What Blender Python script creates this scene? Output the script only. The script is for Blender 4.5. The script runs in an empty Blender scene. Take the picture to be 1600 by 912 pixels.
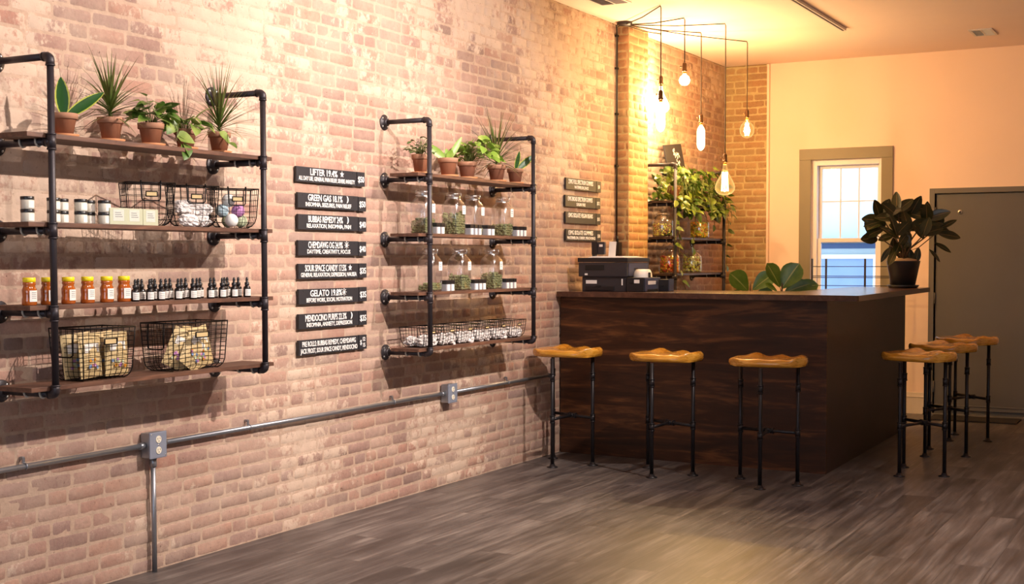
import bpy, bmesh, math, random
import numpy as np
from mathutils import Vector, Matrix, noise
random.seed(7)
PI = math.pi
sc = bpy.context.scene
COL = sc.collection
R = math.radians

# ------------------------------------------------------------------ camera (calibrated from the wall, back wall and verticals)
YAW, PIT, ROLL, FPX, CY = 0.496266946, 0.043692486, -0.001677568, 2044.9, 494.86
CAM = Vector((4.151, 0.0, 1.376))
fw = Vector((-math.sin(YAW)*math.cos(PIT), math.cos(YAW)*math.cos(PIT), -math.sin(PIT)))
rt = fw.cross(Vector((0, 0, 1))).normalized(); up = rt.cross(fw)
rt, up = math.cos(ROLL)*rt+math.sin(ROLL)*up, -math.sin(ROLL)*rt+math.cos(ROLL)*up
cam_d = bpy.data.cameras.new('camera'); cam = bpy.data.objects.new('camera', cam_d); COL.objects.link(cam)
m = Matrix.Identity(4)
for i in range(3):
    m[i][0], m[i][1], m[i][2], m[i][3] = rt[i], up[i], -fw[i], CAM[i]
cam.matrix_world = m
cam_d.sensor_width = 36; cam_d.lens = 36*FPX/1600; cam_d.shift_y = (CY-456)/1600; cam_d.clip_end = 200
sc.camera = cam
def ray(px, py): return fw+rt*((px-800)/FPX)-up*((py-CY)/FPX)
def wx(px, py, X=0.0):          # point of the plane x = X seen at a pixel
    d = ray(px, py); return CAM+d*((X-CAM.x)/d.x)
def wy(px, py, Y):
    d = ray(px, py); return CAM+d*((Y-CAM.y)/d.y)
def wz(px, py, Z=0.0):
    d = ray(px, py); return CAM+d*((Z-CAM.z)/d.z)

# ------------------------------------------------------------------ materials
def s2l(c): return tuple(((v/255)/12.92 if v/255 <= .04045 else ((v/255+.055)/1.055)**2.4) for v in c)
class NT:
    def __init__(s, name):
        s.m = bpy.data.materials.new(name); s.m.use_nodes = True; s.t = s.m.node_tree; s.n = s.t.nodes; s.l = s.t.links
        s.b = s.n['Principled BSDF']; s.out = s.n['Material Output']
    def node(s, typ, ins=None, **kw):
        n = s.n.new(typ)
        for k, v in kw.items(): setattr(n, k, v)
        for k, v in (ins or {}).items():
            if hasattr(v, 'is_linked') or isinstance(v, bpy.types.NodeSocket): s.l.new(v, n.inputs[k])
            else: n.inputs[k].default_value = v
        return n
    def coord(s, scale=(1, 1, 1), kind='Object', rot=(0, 0, 0)):
        tc = s.node('ShaderNodeTexCoord')
        return s.node('ShaderNodeMapping', {'Vector': tc.outputs[kind], 'Scale': scale, 'Rotation': rot}).outputs[0]
    def noise(s, vec, scale, detail=4, rough=.6, dist=0):
        return s.node('ShaderNodeTexNoise', {'Vector': vec, 'Scale': scale, 'Detail': detail, 'Roughness': rough, 'Distortion': dist}).outputs['Fac']
    def ramp(s, fac, stops):
        n = s.node('ShaderNodeValToRGB', {'Fac': fac}); e = n.color_ramp.elements
        while len(e) < len(stops): e.new(.5)
        for i, (p, c) in enumerate(stops):
            e[i].position = p; e[i].color = (*(c if len(c) == 3 else c[:3]), 1)
        return n.outputs[0]
    def mix(s, fac, a, b, mode='MIX'):
        n = s.node('ShaderNodeMix', data_type='RGBA', blend_type=mode)
        for k, v in ((0, fac), (6, a), (7, b)):
            if isinstance(v, bpy.types.NodeSocket): s.l.new(v, n.inputs[k])
            else: n.inputs[k].default_value = v if k == 0 else (*v[:3], 1)
        return n.outputs[2]
    def math(s, op, a, b=0.0, clamp=False):
        n = s.node('ShaderNodeMath', operation=op, use_clamp=clamp)
        for k, v in ((0, a), (1, b)):
            if isinstance(v, bpy.types.NodeSocket): s.l.new(v, n.inputs[k])
            else: n.inputs[k].default_value = v
        return n.outputs[0]
    def bump(s, h, strength=.3, dist=.01):
        n = s.node('ShaderNodeBump', {'Height': h, 'Strength': strength, 'Distance': dist}); s.l.new(n.outputs[0], s.b.inputs['Normal'])
    def set(s, **kw):
        for k, v in kw.items():
            k = k.replace('_', ' ').title() if k != 'IOR' else k
            if isinstance(v, bpy.types.NodeSocket): s.l.new(v, s.b.inputs[k])
            else: s.b.inputs[k].default_value = (*v, 1) if isinstance(v, tuple) and len(v) == 3 else v
        return s
M = {}
def simple(name, rgb, rough=.5, metal=0.0, var=.12, scale=20, bump=0, spec=.5, coat=0, stretch=(1, 1, 1)):
    t = NT(name); v = t.coord(stretch); f = t.noise(v, scale)
    c = s2l(rgb); t.set(base_color=t.mix(f, tuple(x*(1-var) for x in c), tuple(min(1, x*(1+var)) for x in c)), roughness=rough, metallic=metal)
    t.b.inputs['Specular IOR Level'].default_value = spec
    t.b.inputs['Coat Weight'].default_value = coat
    if bump: t.bump(f, bump, .005)
    M[name] = t.m; return t.m
def emit(name, rgb, strength):
    t = NT(name); t.set(base_color=(0, 0, 0)); t.b.inputs['Emission Color'].default_value = (*rgb, 1); t.b.inputs['Emission Strength'].default_value = strength
    M[name] = t.m; return t.m
def clear(name, tint=(1, 1, 1), gloss=.10, rough=.03, edge=.75):
    # thin clear glass: see-through face on, reflecting at the rim
    t = NT(name); n = t.n; n.remove(t.b)
    tr = t.node('ShaderNodeBsdfTransparent', {'Color': (*tint, 1)}); gl = t.node('ShaderNodeBsdfGlossy', {'Color': (1, 1, 1, 1), 'Roughness': rough})
    lw = t.node('ShaderNodeLayerWeight', {'Blend': .35})
    k = t.math('MULTIPLY_ADD', lw.outputs['Facing'], edge); t.n[-1].inputs[2].default_value = gloss
    pw = t.math('MULTIPLY', t.math('POWER', lw.outputs['Facing'], 2.5), edge); k = t.math('ADD', pw, gloss, True)
    mx = t.node('ShaderNodeMixShader', {0: k, 1: tr.outputs[0], 2: gl.outputs[0]})
    t.l.new(mx.outputs[0], t.out.inputs[0]); M[name] = t.m; return t.m

def brick_mat(name, cols, cream, mortar, wash, big=0.0, low_wash=0.0, rough=.85):
    t = NT(name); v = t.coord(); at = t.node('ShaderNodeAttribute', attribute_name='brk')
    sep = t.node('ShaderNodeSeparateColor', {0: at.outputs['Color']}); r1, r2, mk = sep.outputs[0], sep.outputs[1], sep.outputs[2]
    base = t.ramp(r1, [(i/(len(cols)-1), s2l(c)) for i, c in enumerate(cols)])
    n1 = t.noise(v, 34, 6, .7); n2 = t.noise(t.coord((1, 1, .8)), 11.0, 8, .72); n3 = t.noise(v, .9, 3, .55); n4 = t.noise(v, 90, 4, .7)
    base = t.mix(t.ramp(n1, [(.35, (0, 0, 0)), (.7, (1, 1, 1))]), base, t.mix(.5, base, tuple(x*.55 for x in s2l(cols[0]))))
    base = t.mix(t.math('MULTIPLY', n4, .5), base, s2l(mortar))
    # old paint and render clinging to the bricks: patchy, larger patches where n3 is high
    a = t.math('ADD', t.math('MULTIPLY', n2, 1.15), t.math('MULTIPLY', n1, .55))
    a = t.math('ADD', a, t.math('MULTIPLY', t.math('SUBTRACT', n3, .5), 1.9))
    a = t.math('ADD', a, t.math('MULTIPLY', t.math('SUBTRACT', r2, .5), .30))
    a = t.math('ADD', a, wash-1.35)
    zz = t.node('ShaderNodeSeparateXYZ', {0: t.coord()}).outputs[2]
    hi = t.node('ShaderNodeMapRange', {'Value': zz, 'From Min': 1.2, 'From Max': 2.8, 'To Min': low_wash, 'To Max': big}).outputs[0]
    a = t.math('ADD', a, hi)
    f = t.ramp(a, [(.44, (0, 0, 0)), (.56, (1, 1, 1))])
    crm = t.ramp(t.noise(v, 12, 5, .6), [(.3, tuple(x*.8 for x in s2l(cream))), (.7, s2l(cream))])
    c = t.mix(t.math('MULTIPLY', f, .88), base, crm)
    mo = t.ramp(t.noise(v, 22, 5, .7), [(.3, tuple(x*.72 for x in s2l(mortar))), (.65, s2l(mortar))])
    mo = t.mix(t.math('MULTIPLY', f, .8), mo, crm); mm = t.math('ADD', mk, t.math('MULTIPLY', t.math('SUBTRACT', n1, .5), 1.3)); c = t.mix(t.ramp(mm, [(.42, (0, 0, 0)), (.80, (1, 1, 1))]), mo, c)
    # open joints: short dark gaps along some brick edges
    gap = t.math('MULTIPLY', t.math('LESS_THAN', t.math('ABSOLUTE', t.math('SUBTRACT', mk, .40)), .22), t.math('GREATER_THAN', t.noise(v, 9, 4, .7), .555)); gap = t.math('MULTIPLY', gap, t.math('GREATER_THAN', n4, .46))
    c = t.mix(t.math('MULTIPLY', gap, .8), c, (.05, .035, .03))
    dust = t.ramp(t.noise(v, 2.3, 6, .7), [(.42, (0, 0, 0)), (.66, (1, 1, 1))]); c = t.mix(t.math('MULTIPLY_ADD', dust, .45), c, tuple(x*.78 for x in s2l(cream)))
    for nd in t.n:
        if nd.type == 'MATH' and nd.operation == 'MULTIPLY_ADD': nd.inputs[2].default_value = .12
    pits = t.ramp(t.noise(v, 46, 4, .8), [(.30, (.26, .2, .18)), (.37, (1, 1, 1))])
    c = t.mix(.8, c, pits, 'MULTIPLY')
    t.set(base_color=c, roughness=rough); t.b.inputs['Specular IOR Level'].default_value = .2
    h = t.math('ADD', t.math('MULTIPLY', n1, .6), t.math('MULTIPLY', n4, .5))
    t.bump(h, .55, .006); M[name] = t.m; return t.m

brick_mat('brick_main', [(108, 78, 80), (156, 112, 104), (172, 120, 102), (134, 102, 102), (186, 148, 132), (160, 98, 84)], (218, 192, 170), (194, 164, 142), .68, .27, .10)
brick_mat('brick_back', [(150, 96, 66), (168, 106, 72), (136, 88, 64), (182, 128, 88)], (214, 190, 136), (206, 180, 134), .50, .1, 0)
brick_mat('brick_pier', [(150, 86, 60), (164, 92, 60), (176, 116, 80)], (216, 192, 146), (208, 180, 136), .54, .1, 0)

def floor_mat():
    t = NT('floor_planks'); tc = t.node('ShaderNodeTexCoord')
    mp = t.node('ShaderNodeMapping', {'Vector': tc.outputs['Object'], 'Rotation': (0, 0, PI/2)}).outputs[0]
    br = t.node('ShaderNodeTexBrick', {'Vector': mp, 'Color1': (0, 0, 0, 1), 'Color2': (1, 1, 1, 1), 'Mortar': (.5, .5, .5, 1), 'Scale': 1.0, 'Mortar Size': .0012, 'Mortar Smooth': .1, 'Bias': 0.0, 'Brick Width': 1.22, 'Row Height': .182}, offset=.37)
    sp = t.node('ShaderNodeSeparateColor', {0: br.outputs['Color']}).outputs[0]
    off = t.node('ShaderNodeVectorMath', {0: tc.outputs['Object'], 1: (0, 0, 0)}, operation='ADD')
    cmb = t.node('ShaderNodeCombineXYZ', {'X': t.math('MULTIPLY', sp, 7.0), 'Y': t.math('MULTIPLY', sp, 13.0)}); t.l.new(cmb.outputs[0], off.inputs[1])
    g = t.node('ShaderNodeMapping', {'Vector': off.outputs[0], 'Scale': (9, .55, 1)}).outputs[0]
    n1 = t.noise(g, 2.2, 7, .62, .8); g2 = t.node('ShaderNodeMapping', {'Vector': off.outputs[0], 'Scale': (36, 1.4, 1)}).outputs[0]; n2 = t.noise(g2, 2.0, 5, .6, .3)
    n3 = t.noise(t.node('ShaderNodeMapping', {'Vector': off.outputs[0], 'Scale': (3.5, 1.0, 1)}).outputs[0], 1.6, 3, .5)
    a = t.math('ADD', t.math('MULTIPLY', n1, .75), t.math('MULTIPLY', n2, .25)); a = t.math('ADD', a, t.math('MULTIPLY', t.math('SUBTRACT', n3, .5), .55))
    c = t.ramp(a, [(.26, s2l((46, 42, 42))), (.45, s2l((78, 72, 71))), (.58, s2l((104, 97, 94))), (.78, s2l((150, 141, 134)))])
    c = t.mix(t.math('MULTIPLY', sp, .35), c, t.mix(1, c, (.62, .60, .60), 'MULTIPLY'))
    c = t.mix(br.outputs['Fac'], c, (.02, .018, .018))
    t.set(base_color=c, roughness=t.math('MULTIPLY_ADD', n1, .22)); t.n[-1].inputs[2].default_value = .34
    for nd in t.n:
        if nd.type == 'MATH' and nd.operation == 'MULTIPLY_ADD': nd.inputs[2].default_value = .30
    t.b.inputs['Specular IOR Level'].default_value = .45
    t.bump(t.math('SUBTRACT', n2, br.outputs['Fac']), .12, .002); M['floor'] = t.m
floor_mat()
def wood(name, dark, mid, light, sc_=(1, 1, 1), scale=3, rough=.4, dist=1.5, coat=0.0, lo=.3, hi=.72, spec=.5, bump=.1):
    t = NT(name); v = t.coord(sc_); n1 = t.noise(v, scale, 7, .6, dist); n2 = t.noise(v, scale*6, 3, .6, .5)
    a = t.math('ADD', t.math('MULTIPLY', n1, .8), t.math('MULTIPLY', n2, .2))
    t.set(base_color=t.ramp(a, [(lo, s2l(dark)), ((lo+hi)/2, s2l(mid)), (hi, s2l(light))]), roughness=rough)
    t.b.inputs['Coat Weight'].default_value = coat; t.b.inputs['Coat Roughness'].default_value = .2; t.b.inputs['Specular IOR Level'].default_value = spec
    if bump: t.bump(a, bump, .002)
    M[name] = t.m; return t.m
wood('counter_ply', (30, 15, 9), (62, 34, 18), (128, 80, 44), (.55, .55, 5.0), 2.4, .38, 1.2, spec=.4)
wood('counter_top', (54, 32, 26), (78, 50, 38), (102, 70, 52), (5, .6, 5), 2.5, .22, .8, spec=.6)
wood('shelf_wood', (58, 38, 30), (92, 62, 48), (128, 88, 66), (6, .7, 6), 3, .55)
wood('rack_wood', (40, 28, 26), (58, 42, 38), (82, 62, 54), (6, .7, 6), 3, .4)
wood('seat_wood', (150, 92, 24), (212, 146, 44), (236, 182, 84), (1.5, 9, 30), 3.0, .22, 1.0, coat=.6, lo=.32, hi=.68)
simple('pipe_black', (34, 31, 34), .4, .3, .15, 30, .1)
simple('pipe', (54, 48, 52), .45, .35, .15, 30, .1)
simple('pipe_fit', (54, 49, 52), .45, .35, .2, 40, .15)
simple('screw', (200, 198, 192), .3, .9)
simple('clamp', (196, 192, 182), .45, .2)
simple('wire', (26, 22, 22), .4, .7)
simple('galv', (150, 152, 158), .38, .75, .12, 25, .05)
simple('box_grey', (150, 156, 172), .45, .3, .1)
simple('ivory', (232, 222, 200), .4)
simple('dark', (14, 13, 13), .5)
simple('slate', (40, 38, 42), .55, 0, .12, 15, .05)
simple('chalk', (244, 240, 236), .8)
simple('terracotta', (150, 96, 68), .75, 0, .22, 18, .15)
simple('terra_dark', (134, 86, 64), .75, 0, .25, 18, .15)
simple('terra_rim', (176, 128, 100), .8, 0, .2, 18, .15)
simple('saucer', (196, 132, 88), .7, 0, .12)
simple('soil', (46, 32, 22), .95, 0, .4, 90, .6)
simple('moss', (176, 148, 118), .95, 0, .3, 90, .8)
simple('planter_black', (36, 34, 36), .38, 0, .1)
simple('honey', (172, 86, 26), .12, 0, .25, 25, 0, .6, .5)
simple('yellow_cap', (248, 222, 30), .35)
simple('paper', (238, 232, 224), .6, 0, .04)
simple('ink', (120, 118, 122), .6)
simple('black_glass', (26, 22, 22), .15, 0, .1, 20, 0, .6)
simple('black_plastic', (30, 28, 30), .35)
simple('printer', (46, 42, 46), .42)
simple('printer_dark', (26, 23, 26), .4)
simple('device_blue', (74, 74, 92), .4)
simple('white_jar', (206, 200, 184), .35, 0, .05)
simple('peach_label', (236, 186, 134), .5)
simple('soapbox', (184, 186, 158), .5, 0, .05)
simple('soaplabel', (200, 202, 190), .5, 0, .15, 90)
simple('kraft', (206, 180, 130), .6, 0, .12, 30, .3)
simple('white_pouch', (226, 218, 214), .5, 0, .1, 40, .6)
simple('bath_white', (232, 232, 228), .6, 0, .1, 60, .3)
simple('bath_green', (200, 212, 176), .7, 0, .1, 60, .3)
simple('bath_pink', (196, 136, 190), .7, 0, .15, 60, .3)
simple('bath_blue', (190, 216, 228), .6, 0, .1, 60, .3)
simple('herb', (134, 136, 92), .9, 0, .6, 130, .9)
simple('candy_orange', (255, 150, 40), .4, 0, .4, 60, .4)
simple('candy_yellow', (255, 210, 50), .4, 0, .4, 60, .4)
simple('candy_mix', (206, 220, 106), .5, 0, .5, 60, .4)
simple('brass_dark', (92, 66, 44), .35, .8)
simple('brass', (212, 150, 60), .3, .8)
simple('cord', (60, 44, 28), .8, 0, .6, 160)
simple('ceiling', (242, 218, 208), .85, 0, .03, 3)
simple('plaster', (246, 216, 192), .75, 0, .03, 3)
simple('plaster_side', (226, 222, 216), .8, 0, .03, 3)
simple('trim_taupe', (134, 120, 92), .5, 0, .06, 6)
simple('sash_white', (236, 226, 222), .4, 0, .03)
simple('baseboard', (228, 212, 192), .45, 0, .03)
simple('door_grey', (98, 92, 84), .5, 0, .1, 3)
simple('door_frame', (108, 100, 90), .5, 0, .05, 3)
simple('mat', (36, 30, 28), .95, 0, .3, 120, .5)
simple('facade', (206, 226, 232), .8, 0, .05, 2)
simple('facade_white', (244, 248, 250), .8, 0, .02)
simple('facade_blue', (130, 156, 196), .25, 0, .2, 2)
simple('facade_dark', (60, 88, 130), .5)
simple('facade_cyan', (140, 206, 220), .5, 0, .1, 2)
simple('ground_out', (216, 216, 220), .9)
simple('vent_white', (214, 206, 204), .5)
simple('stem', (110, 116, 60), .6)
simple('bark', (92, 70, 48), .8)
clear('glass_clear', (.96, .96, .97), .17, .14, .9)
clear('window_glass', (.96, .99, 1), .008, .01, .25)
clear('bulb_glass', (1, .86, .55), .05, .03, .5)

def leaf_mat(name, mid, edge, var=.25, edge_at=2.0, rough=.35, vein=None, back=None, trans=.15):
    t = NT(name); uv = t.node('ShaderNodeUVMap').outputs[0]
    u = t.node('ShaderNodeSeparateXYZ', {0: uv}).outputs[0]; f = t.noise(t.coord(), 28, 3); g = t.noise(t.coord(), 9, 2)
    c = t.mix(f, tuple(x*(1-var) for x in s2l(mid)), tuple(x*(1+var) for x in s2l(mid)))
    d = t.math('ABSOLUTE', t.math('SUBTRACT', u, .5)); 
    if edge_at < 1: c = t.mix(t.math('GREATER_THAN', d, edge_at*.5), c, s2l(edge))
    else: c = t.mix(t.math('MULTIPLY', t.ramp(g, [(.45, (0, 0, 0)), (.62, (1, 1, 1))]), .6), c, s2l(edge))
    if vein: c = t.mix(t.math('LESS_THAN', d, .03), c, s2l(vein))
    if back:
        geo = t.node('ShaderNodeNewGeometry'); c = t.mix(geo.outputs['Backfacing'], c, s2l(back))
    t.set(base_color=c, roughness=rough)
    tl = t.node('ShaderNodeBsdfTranslucent', {'Color': c}); mx = t.node('ShaderNodeMixShader', {0: trans, 1: t.b.outputs[0], 2: tl.outputs[0]})
    t.l.new(mx.outputs[0], t.out.inputs[0]); M[name] = t.m
leaf_mat('leaf_snake', (38, 84, 30), (190, 196, 84), .25, .78)
leaf_mat('leaf_dracaena', (88, 108, 48), (120, 84, 62), .25)
leaf_mat('leaf_pothos', (80, 112, 42), (172, 186, 96), .3)
leaf_mat('leaf_pothos_bright', (128, 160, 62), (200, 206, 126), .25)
leaf_mat('leaf_corner', (62, 88, 28), (120, 132, 40), .4)
leaf_mat('leaf_small', (84, 104, 58), (130, 132, 86), .3)
leaf_mat('leaf_fiddle', (76, 108, 36), (108, 134, 54), .2, 2, .3, (150, 160, 90))
leaf_mat('leaf_rubber', (42, 48, 26), (66, 62, 36), .25, 2, .22, (110, 92, 56), (84, 72, 46), .05)

# ------------------------------------------------------------------ mesh helpers
class MB:
    def __init__(s): s.b = bmesh.new(); s.uv = s.b.loops.layers.uv.new('UVMap'); s.mi = 0; s.mats = []
    def use(s, mat):
        if mat not in s.mats: s.mats.append(mat)
        s.mi = s.mats.index(mat); return s
    def face(s, vs, uvs=None, smooth=False):
        try: f = s.b.faces.new(vs)
        except ValueError: return None
        f.material_index = s.mi; f.smooth = smooth
        if uvs:
            for l, u in zip(f.loops, uvs): l[s.uv].uv = u
        return f
    def box(s, lo, hi, bev=0.0, mtx=None, taper=0.0):
        x0, y0, z0 = lo; x1, y1, z1 = hi
        t = bmesh.new(); r = bmesh.ops.create_cube(t, size=1)
        for v in t.verts:
            v.co = Vector(((x0+x1)/2+v.co.x*(x1-x0)*(1-taper*(v.co.z < 0)), (y0+y1)/2+v.co.y*(y1-y0)*(1-taper*(v.co.z < 0)), (z0+z1)/2+v.co.z*(z1-z0)))
        if bev: bmesh.ops.bevel(t, geom=list(t.edges), offset=bev, segments=2, affect='EDGES', profile=.7)
        return s.add(t, mtx)
    def add(s, t, mtx=None, smooth=False):
        mp = {}
        for v in t.verts: mp[v] = s.b.verts.new(mtx @ v.co if mtx else v.co)
        for f in t.faces:
            nf = s.face([mp[v] for v in f.verts]); 
            if nf and (smooth or f.smooth): nf.smooth = True
        t.free(); return s
    def tube(s, pts, r, n=8, cap=True, rs=None):
        pts = [Vector(p) for p in pts]; rings = []; nrm = None
        for i, p in enumerate(pts):
            a = pts[max(i-1, 0)]; c = pts[min(i+1, len(pts)-1)]; d = (c-a).normalized()
            if nrm is None: nrm = d.cross(Vector((0, 0, 1)) if abs(d.z) < .9 else Vector((1, 0, 0))).normalized()
            else:
                nrm = (nrm-d*nrm.dot(d))
                nrm = nrm.normalized() if nrm.length > 1e-6 else d.orthogonal().normalized()
            bi = d.cross(nrm); rr = rs[i] if rs else r
            rings.append([s.b.verts.new(p+(nrm*math.cos(2*PI*k/n)+bi*math.sin(2*PI*k/n))*rr) for k in range(n)])
        for i in range(len(rings)-1):
            for k in range(n): s.face([rings[i][k], rings[i][(k+1) % n], rings[i+1][(k+1) % n], rings[i+1][k]], smooth=True)
        if cap:
            s.face(rings[0][::-1]); s.face(rings[-1])
        return s
    def lathe(s, prof, c=(0, 0, 0), n=24, axis='z', smooth=True, squash=(1, 1), mtx=None):
        c = Vector(c); rings = []
        for r, h in prof:
            ring = []
            for k in range(n):
                a = 2*PI*k/n; p = Vector((math.cos(a)*r*squash[0], math.sin(a)*r*squash[1], h))
                if axis == 'x': p = Vector((p.z, p.x, p.y))
                if axis == 'y': p = Vector((p.y, p.z, p.x))
                p = p+c
                ring.append(s.b.verts.new(mtx @ p if mtx else p))
            rings.append(ring)
        for i in range(len(rings)-1):
            for k in range(n): s.face([rings[i][k], rings[i][(k+1) % n], rings[i+1][(k+1) % n], rings[i+1][k]], smooth=smooth)
        if prof[0][0] > 1e-5: s.face(rings[0][::-1])
        if prof[-1][0] > 1e-5: s.face(rings[-1])
        return s
    def poly(s, pts, z0, z1):
        a = [s.b.verts.new((x, y, z0)) for x, y in pts]; b = [s.b.verts.new((x, y, z1)) for x, y in pts]; n = len(pts)
        s.face(a[::-1]); s.face(b)
        for k in range(n): s.face([a[k], a[(k+1) % n], b[(k+1) % n], b[k]])
        return s
    def grid(s, P, smooth=True, uv=False):
        nu, nv = len(P), len(P[0]); V = [[s.b.verts.new(p) for p in row] for row in P]
        for i in range(nu-1):
            for j in range(nv-1):
                u = None
                if uv: u = [(a/(nu-1), b/(nv-1)) for a, b in ((i, j), (i+1, j), (i+1, j+1), (i, j+1))]
                s.face([V[i][j], V[i+1][j], V[i+1][j+1], V[i][j+1]], u, smooth)
        return s
    def leaf(s, p, d, L, W, droop=.3, upv=None, shape='oval', fold=.15, nseg=7):
        d = Vector(d).normalized(); upv = Vector(upv or (0, 0, 1)); side = d.cross(upv)
        side = side.normalized() if side.length > .05 else d.orthogonal().normalized()
        nrm = side.cross(d); P = [[], [], []]; q = Vector(p); dd = d.copy()
        for i in range(nseg+1):
            t = i/nseg
            if shape == 'oval': w = math.sin(PI*min(1, t*.96+.02))**.75
            elif shape == 'heart': w = (math.sin(PI*t**.62)**.8)*1.05 if 0 < t < 1 else .02
            elif shape == 'fiddle': w = math.sin(PI*(t**1.5))**.7*(1) + (.12 if 0 < t < 1 else 0)
            elif shape == 'blade': w = (1-t)**.6*(.55+.45*math.sin(PI*min(t*1.5, 1)))
            else: w = min(1, t*3+.5)*(1-t**3)
            w *= W/2
            P[0].append(q-side*w+nrm*fold*w); P[1].append(q.copy()); P[2].append(q+side*w+nrm*fold*w)
            q = q+dd*(L/nseg); dd = (dd+Vector((0, 0, -1))*droop/nseg*1.6).normalized(); nrm = side.cross(dd)
        return s.grid(P, True, True)
    def build(s, name, mat=None, parent=None, loc=None):
        me = bpy.data.meshes.new(name)
        if not s.mats: s.mats = [mat if mat else 'dark']
        elif mat and mat not in s.mats and s.mats == []: s.mats = [mat]
        bmesh.ops.recalc_face_normals(s.b, faces=s.b.faces) if not getattr(s, 'norecalc', False) else None
        s.b.to_mesh(me); s.b.free()
        for k in s.mats: me.materials.append(M[k])
        o = bpy.data.objects.new(name, me); COL.objects.link(o)
        if parent: o.parent = parent
        if loc: o.location = loc
        return o
def tag(o, label=None, cat=None, group=None, kind=None):
    for k, v in (('label', label), ('category', cat), ('group', group), ('kind', kind)):
        if v: o[k] = v
    return o
def thing(name, label, cat, loc=(0, 0, 0), rz=0.0, group=None):
    o = bpy.data.objects.new(name, None); COL.objects.link(o); o.location = loc; o.rotation_euler = (0, 0, rz); o.empty_display_size = .05
    return tag(o, label, cat, group)
def copy_tree(o, loc=None, rz=None, label=None, group=None, parent=None, scale=None):
    c = o.copy(); COL.objects.link(c)
    if parent: c.parent = parent
    if loc is not None: c.location = loc
    if rz is not None: c.rotation_euler = (0, 0, rz)
    if scale is not None: c.scale = (scale,)*3 if not isinstance(scale, tuple) else scale
    if label: c['label'] = label
    if group: c['group'] = group
    for ch in list(o.children): copy_tree(ch, parent=c)
    return c
def struct(o): o['kind'] = 'structure'; return o
ORD = ['first', 'second', 'third', 'fourth', 'fifth', 'sixth', 'seventh', 'eighth', 'ninth', 'tenth', 'eleventh', 'twelfth']

# ------------------------------------------------------------------ room shell
YB, ZC, XR, YF = 11.934, 3.19, 6.6, -2.2
BH, BL, MJ = .0635, .212, .0075
def brick_wall(name, mat, o, u, n, W, H, seed, prot=.0030, rough=.0026, bond=6):
    """a laid brick face: every brick a rounded block standing proud of an uneven mortar bed (one wall, one mesh)"""
    rng = random.Random(seed); o = Vector(o); u = Vector(u); n = Vector(n); z = Vector((0, 0, 1))
    V, F, C = [], [], []
    nu, nv = max(2, int(W/.05)), max(2, int(H/.05))
    def nz(p, s=6): return noise.noise(p*s)
    for i in range(nu+1):
        for j in range(nv+1):
            p = o+u*(W*i/nu)+z*(H*j/nv); V.append(p+n*(.0015*nz(p, 8))); C.append((0, 0, 0))
    for i in range(nu):
        for j in range(nv):
            a = i*(nv+1)+j; F.append((a, a+nv+1, a+nv+2, a+1))
    rows = int(H/BH)+1
    for r in range(rows):
        z0 = r*BH; header = (r % bond == bond-2)
        L0 = BL/2 if header else BL
        x = -L0*rng.random()*.2-(L0/2 if r % 2 else 0)
        while x < W:
            L = L0*(1+rng.uniform(-.05, .05))
            if not header and rng.random() < .06: L = BL/2
            a, b = max(x+MJ/2, 0), min(x+L-MJ/2, W); x += L
            if b-a < .02: continue
            zb, ztp = z0+MJ/2+rng.uniform(-.0015, .0015), min(z0+BH-MJ/2+rng.uniform(-.0015, .0015), H)
            if ztp-zb < .01: continue
            pr = prot*rng.uniform(.35, 1.25); c = (rng.random(), rng.random(), 1.0)
            tilt = rng.uniform(-.0012, .0012); s0 = len(V); gu = 6 if L > .15 else 4; gv = 4
            for i in range(gu+1):
                for j in range(gv+1):
                    fu, fv = i/gu, j/gv
                    # corners pulled in, so that arrises are worn round
                    ex = 1 if i in (0, gu) else 0; ez = 1 if j in (0, gv) else 0
                    uu = a+(b-a)*fu; zz = zb+(ztp-zb)*fv
                    p = o+u*uu+z*zz
                    k = noise.noise(p*31); k2 = noise.noise(p*31+Vector((9, 3, 1)))
                    if ex or ez:
                        uu += .0022*k*(1-ex*.3); zz += .0018*k2
                        if ex and ez: uu += (.004 if i == 0 else -.004); zz += (.003 if j == 0 else -.003)
                        dpt = -.0008
                    else:
                        # inner ring close to the edge, then the face
                        if i == 1: uu = a+.009
                        if i == gu-1: uu = b-.009
                        if j == 1: zz = zb+.008
                        if j == gv-1: zz = ztp-.008
                        dpt = pr+tilt*(fu-.5)*2+rough*noise.noise(p*22)+.0012*noise.noise(p*60)
                    V.append(o+u*min(max(uu, 0), W)+z*min(max(zz, 0), H)+n*dpt); C.append(c if not (ex or ez) else (c[0], c[1], .45))
            for i in range(gu):
                for j in range(gv):
                    q = s0+i*(gv+1)+j; F.append((q, q+gv+1, q+gv+2, q+1))
    V = [v+z*(.007*noise.noise(v*.8)+.0028*noise.noise(v*4.5+Vector((3, 1, 7))))*min(1, max(0, v.z)*20)*min(1, max(0, H-v.z)*20)+n*.004*noise.noise(v*1.7) for v in V]
    flip = u.cross(z).dot(n) < 0
    if flip: F = [f[::-1] for f in F]
    me = bpy.data.meshes.new(name); me.from_pydata([tuple(v) for v in V], [], F)
    at = me.color_attributes.new('brk', 'FLOAT_COLOR', 'POINT'); arr = np.ones((len(V), 4), np.float32); arr[:, :3] = C
    at.data.foreach_set('color', arr.ravel()); me.polygons.foreach_set('use_smooth', [True]*len(F)); me.materials.append(M[mat]); me.update()
    ob = bpy.data.objects.new(name, me); COL.objects.link(ob); return ob

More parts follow.
